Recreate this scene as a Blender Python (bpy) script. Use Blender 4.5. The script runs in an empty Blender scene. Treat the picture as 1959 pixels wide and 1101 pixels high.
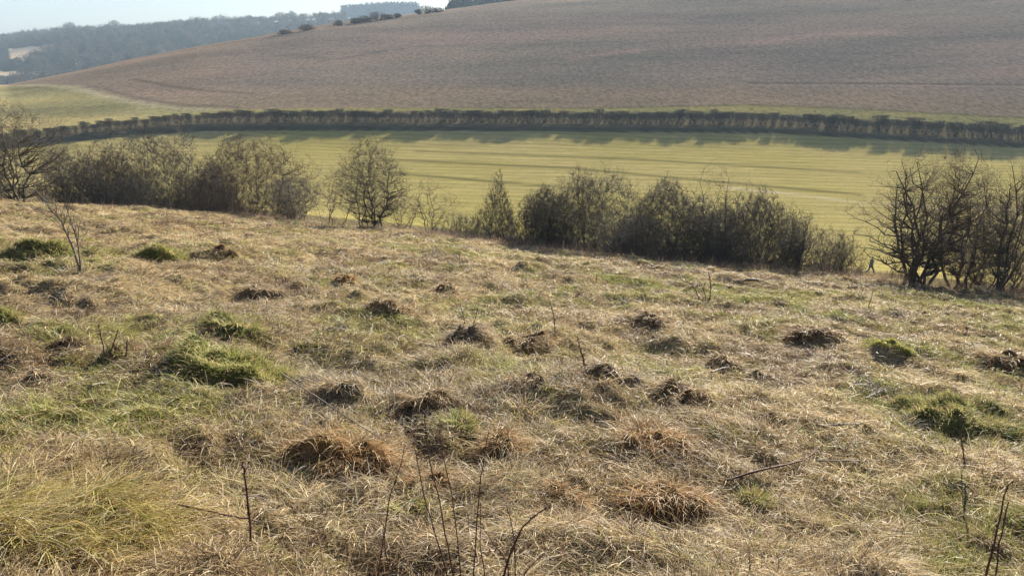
import bpy, math, random
import numpy as np
from mathutils import Vector

# ------------------------------------------------------------------ camera, sky, sun, exposure
S = bpy.context.scene
COL = S.collection
F_PX, W_PX, H_PX, HOR = 1500.0, 1959.0, 1101.0, 70.0
PITCH = math.atan((H_PX / 2 - HOR) / F_PX)
CP, SP = math.cos(PITCH), math.sin(PITCH)
cam_d = bpy.data.cameras.new('camera')
cam = bpy.data.objects.new('camera', cam_d)
COL.objects.link(cam)
cam.location = (0, 0, 0)
cam.rotation_euler = (math.pi / 2 - PITCH, 0, 0)
cam_d.sensor_width = 36.0
cam_d.lens = 36.0 * F_PX / W_PX
cam_d.clip_start = 0.05
cam_d.clip_end = 8000
S.camera = cam

SUN_EL, SUN_AZ = math.radians(20.5), math.radians(24)      # azimuth is measured to the right of straight ahead
w = bpy.data.worlds.new('World')
S.world = w
w.use_nodes = True
nt = w.node_tree
bg = nt.nodes['Background']
sky = nt.nodes.new('ShaderNodeTexSky')
sky.sky_type = 'NISHITA'
sky.sun_disc = False
sky.sun_elevation = SUN_EL
sky.sun_rotation = SUN_AZ
sky.altitude = 100
sky.air_density = 1.0
sky.dust_density = 0.7
sky.ozone_density = 1.5
tint = nt.nodes.new('ShaderNodeMix')
tint.data_type = 'RGBA'
tint.blend_type = 'MULTIPLY'
tint.inputs[0].default_value = 1.0
tint.inputs[7].default_value = (.50, .56, .71, 1)
nt.links.new(sky.outputs[0], tint.inputs[6])
nt.links.new(tint.outputs[2], bg.inputs['Color'])
bg.inputs['Strength'].default_value = 0.05

sd = bpy.data.lights.new('sun', 'SUN')
sd.energy = 5.0
sd.angle = math.radians(0.55)
sd.color = (1.0, 0.92, 0.78)
so = bpy.data.objects.new('sun', sd)
COL.objects.link(so)
sv = Vector((math.sin(SUN_AZ) * math.cos(SUN_EL), math.cos(SUN_AZ) * math.cos(SUN_EL), math.sin(SUN_EL)))
so.rotation_euler = sv.to_track_quat('Z', 'Y').to_euler()
so.location = (60, 140, 90)

S.view_settings.view_transform = 'Standard'
S.view_settings.look = 'None'
S.view_settings.exposure = 1.84
S.view_settings.gamma = 1.0
S.cycles.max_bounces = 6
S.cycles.diffuse_bounces = 3
S.cycles.transparent_max_bounces = 8
S.cycles.volume_bounces = 0
S.cycles.use_denoising = True
S.cycles.caustics_reflective = False
S.cycles.caustics_refractive = False

RNG = np.random.default_rng(7)

# ------------------------------------------------------------------ helpers
def tag(o, label=None, cat=None, group=None, kind=None):
    if label: o['label'] = label
    if cat: o['category'] = cat
    if group: o['group'] = group
    if kind: o['kind'] = kind
    return o

def empty(name, loc, label, cat, group=None, rz=0):
    o = bpy.data.objects.new(name, None)
    o.empty_display_size = 0.3
    o.location = loc
    o.rotation_euler = (0, 0, rz)
    COL.objects.link(o)
    return tag(o, label, cat, group)

def mesh_np(name, V, F, mat=None, parent=None, col=None, smooth=False):
    """V (n,3), F list of index arrays (m,3) or (m,4)"""
    me = bpy.data.meshes.new(name)
    V = np.asarray(V, dtype=np.float32)
    if not isinstance(F, (list, tuple)): F = [F]
    F = [np.asarray(f, dtype=np.int32) for f in F if len(f)]
    me.vertices.add(len(V))
    me.vertices.foreach_set('co', V.ravel())
    nl = sum(f.size for f in F)
    npoly = sum(len(f) for f in F)
    me.loops.add(nl)
    me.loops.foreach_set('vertex_index', np.concatenate([f.ravel() for f in F]))
    me.polygons.add(npoly)
    tot = np.concatenate([np.full(len(f), f.shape[1], np.int32) for f in F])
    st = np.concatenate([[0], np.cumsum(tot)[:-1]]).astype(np.int32)
    me.polygons.foreach_set('loop_start', st)
    me.polygons.foreach_set('loop_total', tot)
    if smooth: me.polygons.foreach_set('use_smooth', np.ones(npoly, bool))
    me.update(calc_edges=True)
    if col is not None:
        a = me.color_attributes.new('Col', 'FLOAT_COLOR', 'POINT')
        c4 = np.ones((len(V), 4), np.float32)
        c4[:, :3] = col
        a.data.foreach_set('color', c4.ravel())
    o = bpy.data.objects.new(name, me)
    if mat: me.materials.append(mat)
    COL.objects.link(o)
    if parent: o.parent = parent
    return o

def ss(a, b, x):
    t = np.clip((x - a) / (b - a), 0, 1)
    return t * t * (3 - 2 * t)

def smax(a, b, k):
    h = np.clip(0.5 + 0.5 * (a - b) / k, 0, 1)
    return b * (1 - h) + a * h + k * h * (1 - h)

_T = np.random.default_rng(11).random((256, 256)).astype(np.float64)
def vnoise(x, y):
    xi = np.floor(x).astype(np.int64); yi = np.floor(y).astype(np.int64)
    fx = x - xi; fy = y - yi
    fx = fx * fx * fx * (fx * (fx * 6 - 15) + 10); fy = fy * fy * fy * (fy * (fy * 6 - 15) + 10)
    a = _T[xi & 255, yi & 255]; b = _T[(xi + 1) & 255, yi & 255]
    c = _T[xi & 255, (yi + 1) & 255]; d = _T[(xi + 1) & 255, (yi + 1) & 255]
    return (a * (1 - fx) + b * fx) * (1 - fy) + (c * (1 - fx) + d * fx) * fy

def fbm(x, y, sc, oct=4, seed=0.0, gain=0.5):
    """about -1..1"""
    x = x / sc + seed * 17.3; y = y / sc + seed * 31.7
    s = 0; a = 1; n = 0
    for i in range(oct):
        s = s + a * (vnoise(x, y) * 2 - 1); n += a
        x, y = x * 1.6 + y * 1.2 + 5.3, y * 1.6 - x * 1.2 + 9.1
        a *= gain
    return s / n * 1.6

# ------------------------------------------------------------------ the lie of the land
def ray(u, v):
    xc = (u - W_PX / 2) / F_PX; yc = (H_PX / 2 - v) / F_PX
    return np.array([xc, CP + SP * yc, -SP + CP * yc])

def ray_y(u, v, Y):
    d = ray(u, v)
    return d * (Y / d[1])

MA, MB, MC = -0.0878, -0.2158, -1.65
def zplane(x, y):
    return MC + MA * x + MB * y

EDGE_PX = [(-400, 372), (0, 386), (250, 397), (430, 410), (560, 425), (720, 441), (850, 456), (1100, 486), (1400, 516),
           (1600, 535), (1750, 551), (1959, 572), (2400, 620)]
_ex, _ey = [], []
for u_, v_ in EDGE_PX:
    d_ = ray(u_, v_)
    t_ = MC / (d_[2] - MA * d_[0] - MB * d_[1])
    _ex.append(d_[0] * t_); _ey.append(d_[1] * t_)
_ex, _ey = np.array(_ex), np.array(_ey)
def y_edge(x):
    return np.interp(x, _ex, _ey)

HX = np.array([-260, -130, -110, -99, -85, -71, -50, 0, 30, 60, 98, 125, 220.])
HY = np.array([95, 157, 169, 177, 185, 189, 190, 189, 188, 187, 176, 168, 130.])
def y_hedge(x):
    return np.interp(x, HX, HY)

_sl = np.array([0, 130, 250, 375, 500, 602, 740, 857, 985, 1500, 1959, 2600.])
SK_S = (_sl - W_PX / 2) / F_PX / 1.045
SK_A = np.array([-.058, -.0423, -.0263, -.0117, 0, .0108, .0216, .0305, .040, .060, .066, .068])
SK_Y = np.array([290, 310, 330, 350, 370, 385, 405, 425, 445, 480, 480, 470.])

RS = np.array([-.95, -.65, -.60, -.55, -.45, -.37, -.30, -.22, -.15, 0.2])
RZ = np.array([-8, -7, 0, 6, 10, 17, 17, 20, 24, 30.])

def far_z(x, y):
    yy = np.maximum(y, 1)
    s = np.clip(x / yy, -1.2, 1.2)
    zr = np.interp(s, RS, RZ)
    z = -42 + (zr + 42) * ss(520, 1300, yy) + 0.020 * np.maximum(0, yy - 1300) * ss(-0.34, -.2, s)
    z = z + 4.5 * fbm(x, y, 260, 2, 3) * ss(400, 700, yy)
    return z - 0.05 * np.maximum(0, yy - 1900)

def terrain(x, y, fine=True):
    x = np.asarray(x, float); y = np.asarray(y, float)
    r = np.hypot(x, y)
    d = y - y_edge(x)
    zA = zplane(x, np.maximum(y, -80)) - 1.5 * ss(0.3, 5.5, d)
    if fine:
        k = ss(70, 40, r) * ss(0.3, 2.0, r)
        zA = zA + k * (0.12 * fbm(x, y, 2.6, 3, 1) + 0.13 * fbm(x, y, 1.1, 3, 2) + .085 * np.abs(fbm(x, y, .38, 2, 4)))
    zF = -25.8 + .0008 * np.clip(y - 110, -60, 1e9) ** 2
    p = y - y_hedge(x)
    # low bank with a steep face on the field side of the hedge
    bank = .6 * ss(-6.6, -5.4, p) + 1.0 * ss(-20, -3, p) 
    zlow = smax(zA, zF + bank - .6 * ss(-5.4, 6, p), 1.5)
    s = np.clip(x / np.maximum(y, 1), -1.2, 1.2)
    Ys = np.interp(s, SK_S, SK_Y); zs = np.interp(s, SK_S, SK_A) * Ys
    y1 = y_hedge(x) + 7
    z1 = -24.8 + .0008 * (y1 - 110) ** 2
    q = np.clip((y - y1) / (Ys - y1), 0, 2.2)
    g = np.where(q < 1.6, 1.25 * (q - 1.25 * np.maximum(0, q - .6) ** 2), 0.4375 - (q - 1.6) * 1.2)
    zh = z1 + (zs - z1) * g - 0.13 * np.maximum(0, y - Ys * 1.06)
    zh = zh + 0.5 * fbm(x, y, 60, 2, 8) * ss(0.1, .4, q)
    zhill = smax(zh, far_z(x, y), 3)
    return np.where(y > y1, zhill, zlow)

def tz(x, y):
    return float(terrain(np.array([x]), np.array([y]))[0])

def at(u, v, y0=1.0, y1=2500.0):
    """where the line of sight through a point of the photograph first meets the ground"""
    d = ray(u, v); d = d / d[1]
    ys = np.geomspace(y0, y1, 6000)
    zt = terrain(d[0] * ys, ys)
    hit = np.nonzero(zt >= d[2] * ys)[0]
    i = hit[0] if len(hit) else len(ys) - 1
    Y = ys[i]
    return np.array([d[0] * Y, Y, float(zt[i])])

def ipoly(x, y, poly):
    inside = np.zeros(x.shape, bool)
    n = len(poly)
    for i in range(n):
        x1, y1 = poly[i][:2]; x2, y2 = poly[(i + 1) % n][:2]
        c = ((y1 > y) != (y2 > y)) & (x < (x2 - x1) * (y - y1) / (y2 - y1 + 1e-12) + x1)
        inside ^= c
    return inside

# ------------------------------------------------------------------ materials
def new_mat(name):
    m = bpy.data.materials.new(name)
    m.use_nodes = True
    n = m.node_tree
    for x in list(n.nodes): n.nodes.remove(x)
    return m, n.nodes, n.links

def N(nodes, t, **kw):
    x = nodes.new(t)
    for k, v in kw.items():
        if k in x.inputs.keys(): x.inputs[k].default_value = v
        else: setattr(x, k, v)
    return x

def mixcol(nodes, links, a, b, fac, mode='MIX'):
    m = nodes.new('ShaderNodeMix'); m.data_type = 'RGBA'; m.blend_type = mode
    for sock, val in ((m.inputs[0], fac), (m.inputs[6], a), (m.inputs[7], b)):
        if hasattr(val, 'is_linked') or isinstance(val, bpy.types.NodeSocket): links.new(val, sock)
        else: sock.default_value = val if not isinstance(val, tuple) or len(val) != 3 else (*val, 1)
    return m.outputs[2]

def ramp(nodes, links, src, stops):
    r = nodes.new('ShaderNodeValToRGB')
    e = r.color_ramp.elements
    while len(e) < len(stops): e.new(0.5)
    for i, (p, c) in enumerate(stops):
        e[i].position = p
        e[i].color = (*c, 1) if isinstance(c, tuple) else (c, c, c, 1)
    links.new(src, r.inputs[0])
    return r.outputs[0]

def grass_mat(name, transl=0.45):
    m, n, l = new_mat(name)
    out = N(n, 'ShaderNodeOutputMaterial')
    at_ = N(n, 'ShaderNodeAttribute', attribute_name='Col')
    p = N(n, 'ShaderNodeBsdfPrincipled', Roughness=0.55)
    p.inputs['Specular IOR Level'].default_value = 0.18
    t = N(n, 'ShaderNodeBsdfTranslucent')
    mx = N(n, 'ShaderNodeMixShader'); mx.inputs[0].default_value = transl
    l.new(at_.outputs['Color'], p.inputs['Base Color']); l.new(at_.outputs['Color'], t.inputs['Color'])
    l.new(p.outputs[0], mx.inputs[1]); l.new(t.outputs[0], mx.inputs[2]); l.new(mx.outputs[0], out.inputs['Surface'])
    return m

def bark_mat(name, c1, c2, sc=6.0):
    m, n, l = new_mat(name)
    out = N(n, 'ShaderNodeOutputMaterial')
    geo = N(n, 'ShaderNodeTexCoord')
    no = N(n, 'ShaderNodeTexNoise', Scale=sc, Detail=4.0, Roughness=0.6)
    l.new(geo.outputs['Object'], no.inputs['Vector'])
    oi = N(n, 'ShaderNodeObjectInfo')
    c = ramp(n, l, no.outputs['Fac'], [(0.3, c1), (0.7, c2)])
    p = N(n, 'ShaderNodeBsdfPrincipled', Roughness=0.8)
    p.inputs['Specular IOR Level'].default_value = 0.25
    l.new(c, p.inputs['Base Color'])
    l.new(p.outputs[0], out.inputs['Surface'])
    return m

def ground_mat(name, kind):
    m, n, l = new_mat(name)
    out = N(n, 'ShaderNodeOutputMaterial')
    geo = N(n, 'ShaderNodeNewGeometry')
    at_ = N(n, 'ShaderNodeAttribute', attribute_name='Col')
    mp = N(n, 'ShaderNodeMapping')
    l.new(geo.outputs['Position'], mp.inputs['Vector'])
    p = N(n, 'ShaderNodeBsdfDiffuse', Roughness=0.3)
    bump = N(n, 'ShaderNodeBump')
    if kind == 'meadow':
        mp.inputs['Scale'].default_value = (1.0, .55, 1.0)
        mp.inputs['Rotation'].default_value = (0, 0, .5)
        no = N(n, 'ShaderNodeTexNoise', Scale=38.0, Detail=9.0, Roughness=0.82, Distortion=1.2)
        l.new(mp.outputs[0], no.inputs['Vector'])
        f = ramp(n, l, no.outputs['Fac'], [(0.36, 0.22), (0.50, .8), (0.64, 1.5)])
        bump.inputs['Strength'].default_value = 0.9; bump.inputs['Distance'].default_value = 0.05
        hsrc = no.outputs['Fac']
    elif kind == 'field':
        mp.inputs['Rotation'].default_value = (0, 0, math.radians(8))
        mp.inputs['Scale'].default_value = (0.045, 0.55, 0.3)
        no = N(n, 'ShaderNodeTexNoise', Scale=1.0, Detail=6.0, Roughness=0.62)
        l.new(mp.outputs[0], no.inputs['Vector'])
        mp2 = N(n, 'ShaderNodeMapping'); mp2.inputs['Scale'].default_value = (0.35, 1.1, 1)
        l.new(geo.outputs['Position'], mp2.inputs['Vector'])
        no2 = N(n, 'ShaderNodeTexNoise', Scale=0.9, Detail=5.0, Roughness=0.7)
        l.new(mp2.outputs[0], no2.inputs['Vector'])
        ad = N(n, 'ShaderNodeMath', operation='ADD'); l.new(no.outputs['Fac'], ad.inputs[0]); l.new(no2.outputs['Fac'], ad.inputs[1])
        hf = N(n, 'ShaderNodeMath', operation='MULTIPLY'); l.new(ad.outputs[0], hf.inputs[0]); hf.inputs[1].default_value = 0.5
        f = ramp(n, l, hf.outputs[0], [(0.36, (0.74, 0.76, 0.72)), (0.50, (0.97, 0.97, 0.97)), (0.64, (1.2, 1.16, 1.18))])
        mp3 = N(n, 'ShaderNodeMapping'); mp3.inputs['Rotation'].default_value = (0, 0, math.radians(8))
        l.new(geo.outputs['Position'], mp3.inputs['Vector'])
        wv = N(n, 'ShaderNodeTexWave', Scale=0.115, Distortion=2.2, Detail=3.0)
        wv.bands_direction = 'Y'; wv.inputs['Detail Scale'].default_value = 0.35
        l.new(mp3.outputs[0], wv.inputs['Vector'])
        fw = ramp(n, l, wv.outputs['Fac'], [(0.08, (0.68, 0.72, 0.66)), (0.35, (1.0, 1.0, 1.0)), (0.9, (1.12, 1.08, 1.1))])
        f = mixcol(n, l, f, fw, 0.38, 'MULTIPLY')
        bump.inputs['Strength'].default_value = 0.35; bump.inputs['Distance'].default_value = 0.25
        hsrc = hf.outputs[0]
    elif kind == 'hill':
        mp.inputs['Rotation'].default_value = (0, 0, math.radians(-6))
        mp.inputs['Scale'].default_value = (0.8, 0.45, 1)
        no = N(n, 'ShaderNodeTexNoise', Scale=1.1, Detail=7.0, Roughness=0.78)
        l.new(mp.outputs[0], no.inputs['Vector'])
        mp2 = N(n, 'ShaderNodeMapping'); mp2.inputs['Scale'].default_value = (0.012, 0.045, 0.05)
        mp2.inputs['Rotation'].default_value = (0, 0, math.radians(5))
        l.new(geo.outputs['Position'], mp2.inputs['Vector'])
        no2 = N(n, 'ShaderNodeTexNoise', Scale=1.0, Detail=5.0, Roughness=0.6)
        l.new(mp2.outputs[0], no2.inputs['Vector'])
        f1 = ramp(n, l, no.outputs['Fac'], [(0.34, (0.55, 0.56, 0.58)), (0.5, (1.0, 1.0, 1.0)), (0.66, (1.45, 1.40, 1.34))])
        f2 = ramp(n, l, no2.outputs['Fac'], [(0.32, (0.76, 0.80, 0.82)), (0.5, (1.0, 1.0, 1.0)), (0.66, (1.22, 1.14, 1.08))])
        f = mixcol(n, l, f1, f2, 1.0, 'MULTIPLY')
        bump.inputs['Strength'].default_value = 0.35; bump.inputs['Distance'].default_value = 0.25
        hsrc = no.outputs['Fac']
    else:
        no = N(n, 'ShaderNodeTexNoise', Scale=0.02, Detail=6.0, Roughness=0.7)
        l.new(mp.outputs[0], no.inputs['Vector'])
        f = ramp(n, l, no.outputs['Fac'], [(0.3, 0.7), (0.7, 1.3)])
        bump.inputs['Strength'].default_value = 0.2
        hsrc = no.outputs['Fac']
    c = mixcol(n, l, at_.outputs['Color'], f, 1.0, 'MULTIPLY')
    l.new(c, p.inputs['Color'])
    l.new(hsrc, bump.inputs['Height'])
    l.new(bump.outputs[0], p.inputs['Normal'])
    l.new(p.outputs[0], out.inputs['Surface'])
    return m

def flat_mat(name, c, rough=0.8, sc=20.0, var=0.25):
    m, n, l = new_mat(name)
    out = N(n, 'ShaderNodeOutputMaterial')
    tc = N(n, 'ShaderNodeTexCoord')
    no = N(n, 'ShaderNodeTexNoise', Scale=sc, Detail=4.0)
    l.new(tc.outputs['Object'], no.inputs['Vector'])
    c0 = tuple(x * (1 - var) for x in c); c1 = tuple(min(1, x * (1 + var)) for x in c)
    cc = ramp(n, l, no.outputs['Fac'], [(0.3, c0), (0.7, c1)])
    p = N(n, 'ShaderNodeBsdfPrincipled', Roughness=rough)
    l.new(cc, p.inputs['Base Color']); l.new(p.outputs[0], out.inputs['Surface'])
    return m

M_GRASS = grass_mat('grass_blades')
M_MEADOW = ground_mat('meadow_thatch', 'meadow')
M_FIELD = ground_mat('short_crop', 'field')
M_HILL = ground_mat('stubble_hill', 'hill')
M_FAR = ground_mat('far_land', 'far')
M_BARK = bark_mat('hawthorn_bark', (0.05, 0.04, 0.028), (0.14, 0.115, 0.08))
M_BARKP = bark_mat('pale_bark', (0.10, 0.085, 0.07), (0.24, 0.21, 0.175))
M_TW_OLIVE = bark_mat('olive_twigs', (0.058, 0.050, 0.042), (0.132, 0.114, 0.096), 2.0)
M_TW_GREY = bark_mat('grey_twigs', (0.075, 0.068, 0.058), (0.155, 0.143, 0.122), 2.0)
M_TW_BROWN = bark_mat('brown_twigs', (0.09, 0.063, 0.045), (0.18, 0.13, 0.092), 2.0)
M_TW_FAR = bark_mat('hedge_twigs', (0.03, 0.026, 0.018), (0.07, 0.058, 0.04), 1.0)
M_STEM = bark_mat('young_stem', (0.05, 0.025, 0.02), (0.12, 0.06, 0.045), 30.0)
M_WOOD = bark_mat('far_wood', (0.045, 0.045, 0.038), (0.11, 0.10, 0.085), 0.05)
M_CONIF = bark_mat('plantation', (0.035, 0.042, 0.035), (0.07, 0.08, 0.065), 0.05)

# ------------------------------------------------------------------ terrain sheets
th_f = np.radians(np.arange(-50, 50.01, 0.17))
th = np.concatenate([np.radians(np.arange(-180, -50, 5.0)), th_f, np.radians(np.arange(52.5, 181, 5.0))])
th[-1] = math.pi
rr = np.concatenate([np.geomspace(0.35, 1.7, 12)[:-1], np.geomspace(1.7, 60, 470)[:-1], np.geomspace(60, 140, 70)[:-1],
                     np.arange(140, 232, 0.7), np.geomspace(232, 620, 260)[:-1], np.geomspace(620, 2600, 90)])
TH, RR = np.meshgrid(th, rr)
GX = (RR * np.sin(TH)).ravel(); GY = (RR * np.cos(TH)).ravel()
GZ = terrain(GX, GY)

PALE1 = [at(u, v)[:2] for u, v in ((14, 95), (40, 91), (106, 86), (104, 96), (60, 100), (76, 108), (50, 118), (20, 114))]
PALE2 = [at(u, v)[:2] for u, v in ((-20, 138), (30, 136), (85, 139), (70, 144), (-20, 146))]
TRACK_PX = [(-60, 162), (60, 163), (140, 168), (200, 184), (260, 197), (330, 208), (420, 211)]
TRACK = np.array([at(u, v)[:2] for u, v in TRACK_PX])

def polyline_dist(x, y, P):
    best = np.full(x.shape, 1e9); side = np.zeros(x.shape)
    for i in range(len(P) - 1):
        a, b = P[i], P[i + 1]
        ab = b - a; L = (ab ** 2).sum()
        t = np.clip(((x - a[0]) * ab[0] + (y - a[1]) * ab[1]) / L, 0, 1)
        dx = x - a[0] - t * ab[0]; dy = y - a[1] - t * ab[1]
        dd = np.hypot(dx, dy)
        sg = np.sign(ab[0] * dy - ab[1] * dx)
        m = dd < best
        best = np.where(m, dd, best); side = np.where(m, sg, side)
    return best, side

def lerp(a, b, t):
    t = np.asarray(t)[:, None]
    return a * (1 - t) + b * t

STRAW = np.array([.62, .475, .26]); PALE = np.array([.70, .585, .39]); RUST = np.array([.36, .24, .14])
GREEN = np.array([.22, .255, .075]); YGREEN = np.array([.385, .365, .115]); DARKB = np.array([.10, .07, .04]); GREYB = np.array([.36, .31, .25])

GREEN_PATCH = [(150, 820, 110), (870, 815, 45), (380, 730, 90), (270, 490, 40), (860, 480, 50), (620, 640, 60), (760, 620, 80),
               (1300, 545, 150), (1480, 560, 120), (1150, 530, 90), (1350, 1060, 110), (1800, 1040, 80), (600, 1040, 60),
               (60, 780, 70), (250, 960, 100), (1750, 660, 60), (1760, 820, 60), (960, 690, 60), (560, 780, 50), (1500, 1050, 60), (100, 640, 40)]
_gp = [(at(u, v), s) for u, v, s in GREEN_PATCH]
def green_amt(x, y):
    g = 0.55 * fbm(x, y, 2.2, 4, 21) - 0.02 + 0.42 * fbm(x, y, .55, 3, 23)
    for p, s in _gp:
        rad = s / F_PX * np.linalg.norm(p)
        dep = rad * 1.3 + 0.15 * p[1] * .3
        g = g + 0.52 * np.exp(-(((x - p[0]) / rad) ** 2 + ((y - p[1]) / dep) ** 2))
    # greener to the right near the hedge
    g = g + 0.22 * ss(-4, 10, x) * ss(9, 18, y) - .12 * ss(2, -14, x) * ss(8, 14, y)
    return g

def meadow_col(x, y):
    g = np.clip(green_amt(x, y) * 1.25 - .05, 0, 1)
    b = np.clip(fbm(x, y, 1.7, 3, 31) * 1.2, 0, 1)
    base = lerp(np.broadcast_to(STRAW * .62, (len(x), 3)), np.broadcast_to(RUST * .62, (len(x), 3)), b)
    return lerp(base, np.broadcast_to(YGREEN * .55, (len(x), 3)), g * .85)

# masks and colours
d_ = GY - y_edge(GX)
p_ = GY - y_hedge(GX)
s_ = np.clip(GX / np.maximum(GY, 1), -1.2, 1.2)
Ys_ = np.interp(s_, SK_S, SK_Y)
n = len(GX)
colr = meadow_col(GX, GY)
rough = np.array([.12, .095, .05])
fieldc = np.array([.375, .318, .10])
fvar = fbm(GX, GY, 34, 3, 41)
fc = lerp(np.broadcast_to(fieldc, (n, 3)), np.broadcast_to(np.array([.42, .345, .135]), (n, 3)), np.clip(.5 + fvar * .6, 0, 1))
hillc = np.array([.250, .193, .152])
hv = fbm(GX * .6, GY, 45, 4, 43)
hc = lerp(np.broadcast_to(hillc, (n, 3)), np.broadcast_to(np.array([.228, .188, .144]), (n, 3)), np.clip(.5 + hv * .9, 0, 1))
tanb = np.clip(ss(-.28, -.42, s_) * .85 + ss(.80, 1.0, GY / Ys_) * .5 * ss(.1, -.2, s_), 0, 1)
hc = lerp(hc, np.broadcast_to(np.array([.31, .22, .145]), (n, 3)), tanb * .75)
# straw coloured foot of the hill
hc = lerp(hc, np.broadcast_to(np.array([.28, .205, .13]), (n, 3)), ss(50, 28, p_) * .8)
hc = hc * (1 + .32 * ss(.35, .8, (GY - y_hedge(GX)) / np.maximum(Ys_ - y_hedge(GX), 1)) * ss(-.3, .05, s_))[:, None]  # upper right of the hill lightened in colour, standing in for haze glare
td, tside = polyline_dist(GX, GY, TRACK)
green_left = ((tside < 0) | (GX < TRACK[0][0])) & (GX < TRACK[-1][0]) & (p_ > 0)
gl = np.where(green_left, ss(0, 3, td), 0.0)
hc = lerp(hc, np.broadcast_to(np.array([.315, .27, .12]), (n, 3)) * (1 + .25 * fbm(GX * .5, GY, 14, 3, 47))[:, None], gl)
hc = lerp(hc, np.broadcast_to(np.array([.46, .40, .22]), (n, 3)), np.exp(-(td / 1.9) ** 2) * (p_ > 3) * .8)
hc = lerp(hc, np.broadcast_to(np.array([.06, .055, .03]), (n, 3)), np.exp(-((td - 4.2) / 1.1) ** 2) * (tside > 0) * (p_ > 3) * ss(-150, -110, GX) * .35)
farc = np.broadcast_to(np.array([.045, .042, .03]), (n, 3))
pale = ipoly(GX, GY, PALE1) | ipoly(GX, GY, PALE2)
farc = np.where(pale[:, None], np.array([.62, .45, .28]), farc)

colr = lerp(colr, np.broadcast_to(rough, (n, 3)), ss(1.0, 4.0, d_))
zAonly = zplane(GX, GY) - 1.5
infield = ss(-2.0, -0.4, (-25.8 + .0008 * np.clip(GY - 110, -60, 1e9) ** 2) - zAonly) * (d_ > 6)
colr = lerp(colr, fc, infield)
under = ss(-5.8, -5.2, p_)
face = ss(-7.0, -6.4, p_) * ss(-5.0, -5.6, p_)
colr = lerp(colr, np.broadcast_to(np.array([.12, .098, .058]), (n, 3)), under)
colr = lerp(colr, np.broadcast_to(np.array([.055, .048, .035]), (n, 3)), face * .9)  # shade of the steep bank face painted in as a dark strip
marg = ss(10, 14, p_)
mw = 15.5 + 5 * ss(10, 90, GX)
colr = lerp(colr, np.broadcast_to(np.array([.30, .262, .10]), (n, 3)), marg)
colr = lerp(colr, hc, ss(mw - 1.0, mw + 1.5, p_) * (p_ > 3))
# a thin dark furrow where the grass strip ends
colr = lerp(colr, np.broadcast_to(np.array([.12, .10, .06]), (n, 3)), np.exp(-((p_ - mw) / .9) ** 2) * .6 * ss(-40, 0, GX))
# tramlines on the hill and a pale track across the field
LINES = []
for (pts, wd, cc, am) in (
        ([(255, 152), (330, 166), (400, 174), (480, 179)], .9, (.10, .075, .06), .6),
        ([(610, 118), (680, 108), (735, 98)], .8, (.10, .075, .06), .45),
        ([(1440, 160), (1700, 161), (1959, 163)], .8, (.05, .04, .03), .7),
        ([(1440, 162), (1700, 163), (1959, 165)], .8, (.38, .29, .21), .5),
        ([(540, 106), (580, 107), (615, 112)], 2.2, (.12, .12, .07), .4),
        ([(1100, 112), (1160, 104), (1215, 97)], 2.0, (.40, .25, .20), .6),
        ([(1440, 84), (1560, 68), (1700, 62)], 2.6, (.38, .26, .20), .5),
        ([(1390, 359), (1440, 364), (1520, 372), (1640, 387), (1760, 396), (1959, 402)], .6, (.56, .47, .30), .75),
        ([(760, 306), (1100, 322), (1420, 352), (1640, 372)], .8, (.10, .092, .03), .7),
        ([(740, 330), (880, 342), (1100, 360)], .8, (.10, .092, .03), .7),
        ([(800, 290), (1200, 304), (1640, 330)], .8, (.11, .1, .034), .6)):
    P = np.array([at(u, v)[:2] for u, v in pts])
    near = (GX > P[:, 0].min() - 8) & (GX < P[:, 0].max() + 8) & (GY > P[:, 1].min() - 8) & (GY < P[:, 1].max() + 8)
    idx = np.nonzero(near)[0]
    LINES.append((P, wd))
    dd, _ = polyline_dist(GX[idx], GY[idx], P)
    wob = .85 + .25 * vnoise(GX[idx] / 9, GY[idx] / 9)
    colr[idx] = lerp(colr[idx], np.broadcast_to(np.array(cc), (len(idx), 3)), np.exp(-(dd / (wd * 1.3)) ** 2) * am * wob)
farm = ss(Ys_ * 1.25, Ys_ * 1.3, GY) * (GY > 250)
colr = lerp(colr, farc, farm)

nr, nc = TH.shape
I = np.arange(nr * nc).reshape(nr, nc)
Q = np.stack([I[:-1, :-1], I[:-1, 1:], I[1:, 1:], I[1:, :-1]], -1).reshape(-1, 4)
Q = Q[:, ::-1]
reg = np.where(GY > Ys_ * 1.28, 3, np.where(p_ > 4.5, 2, np.where(d_ > 6, 1, 0)))
reg[(GY <= 0)] = 0
rq = reg[Q[:, 0]]
V_ALL = np.stack([GX, GY, GZ], 1)
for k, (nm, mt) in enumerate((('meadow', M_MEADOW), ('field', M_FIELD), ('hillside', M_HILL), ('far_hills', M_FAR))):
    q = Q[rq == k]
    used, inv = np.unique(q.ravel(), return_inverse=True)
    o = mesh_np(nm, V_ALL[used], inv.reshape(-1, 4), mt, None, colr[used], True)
    tag(o, kind='structure')

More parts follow.
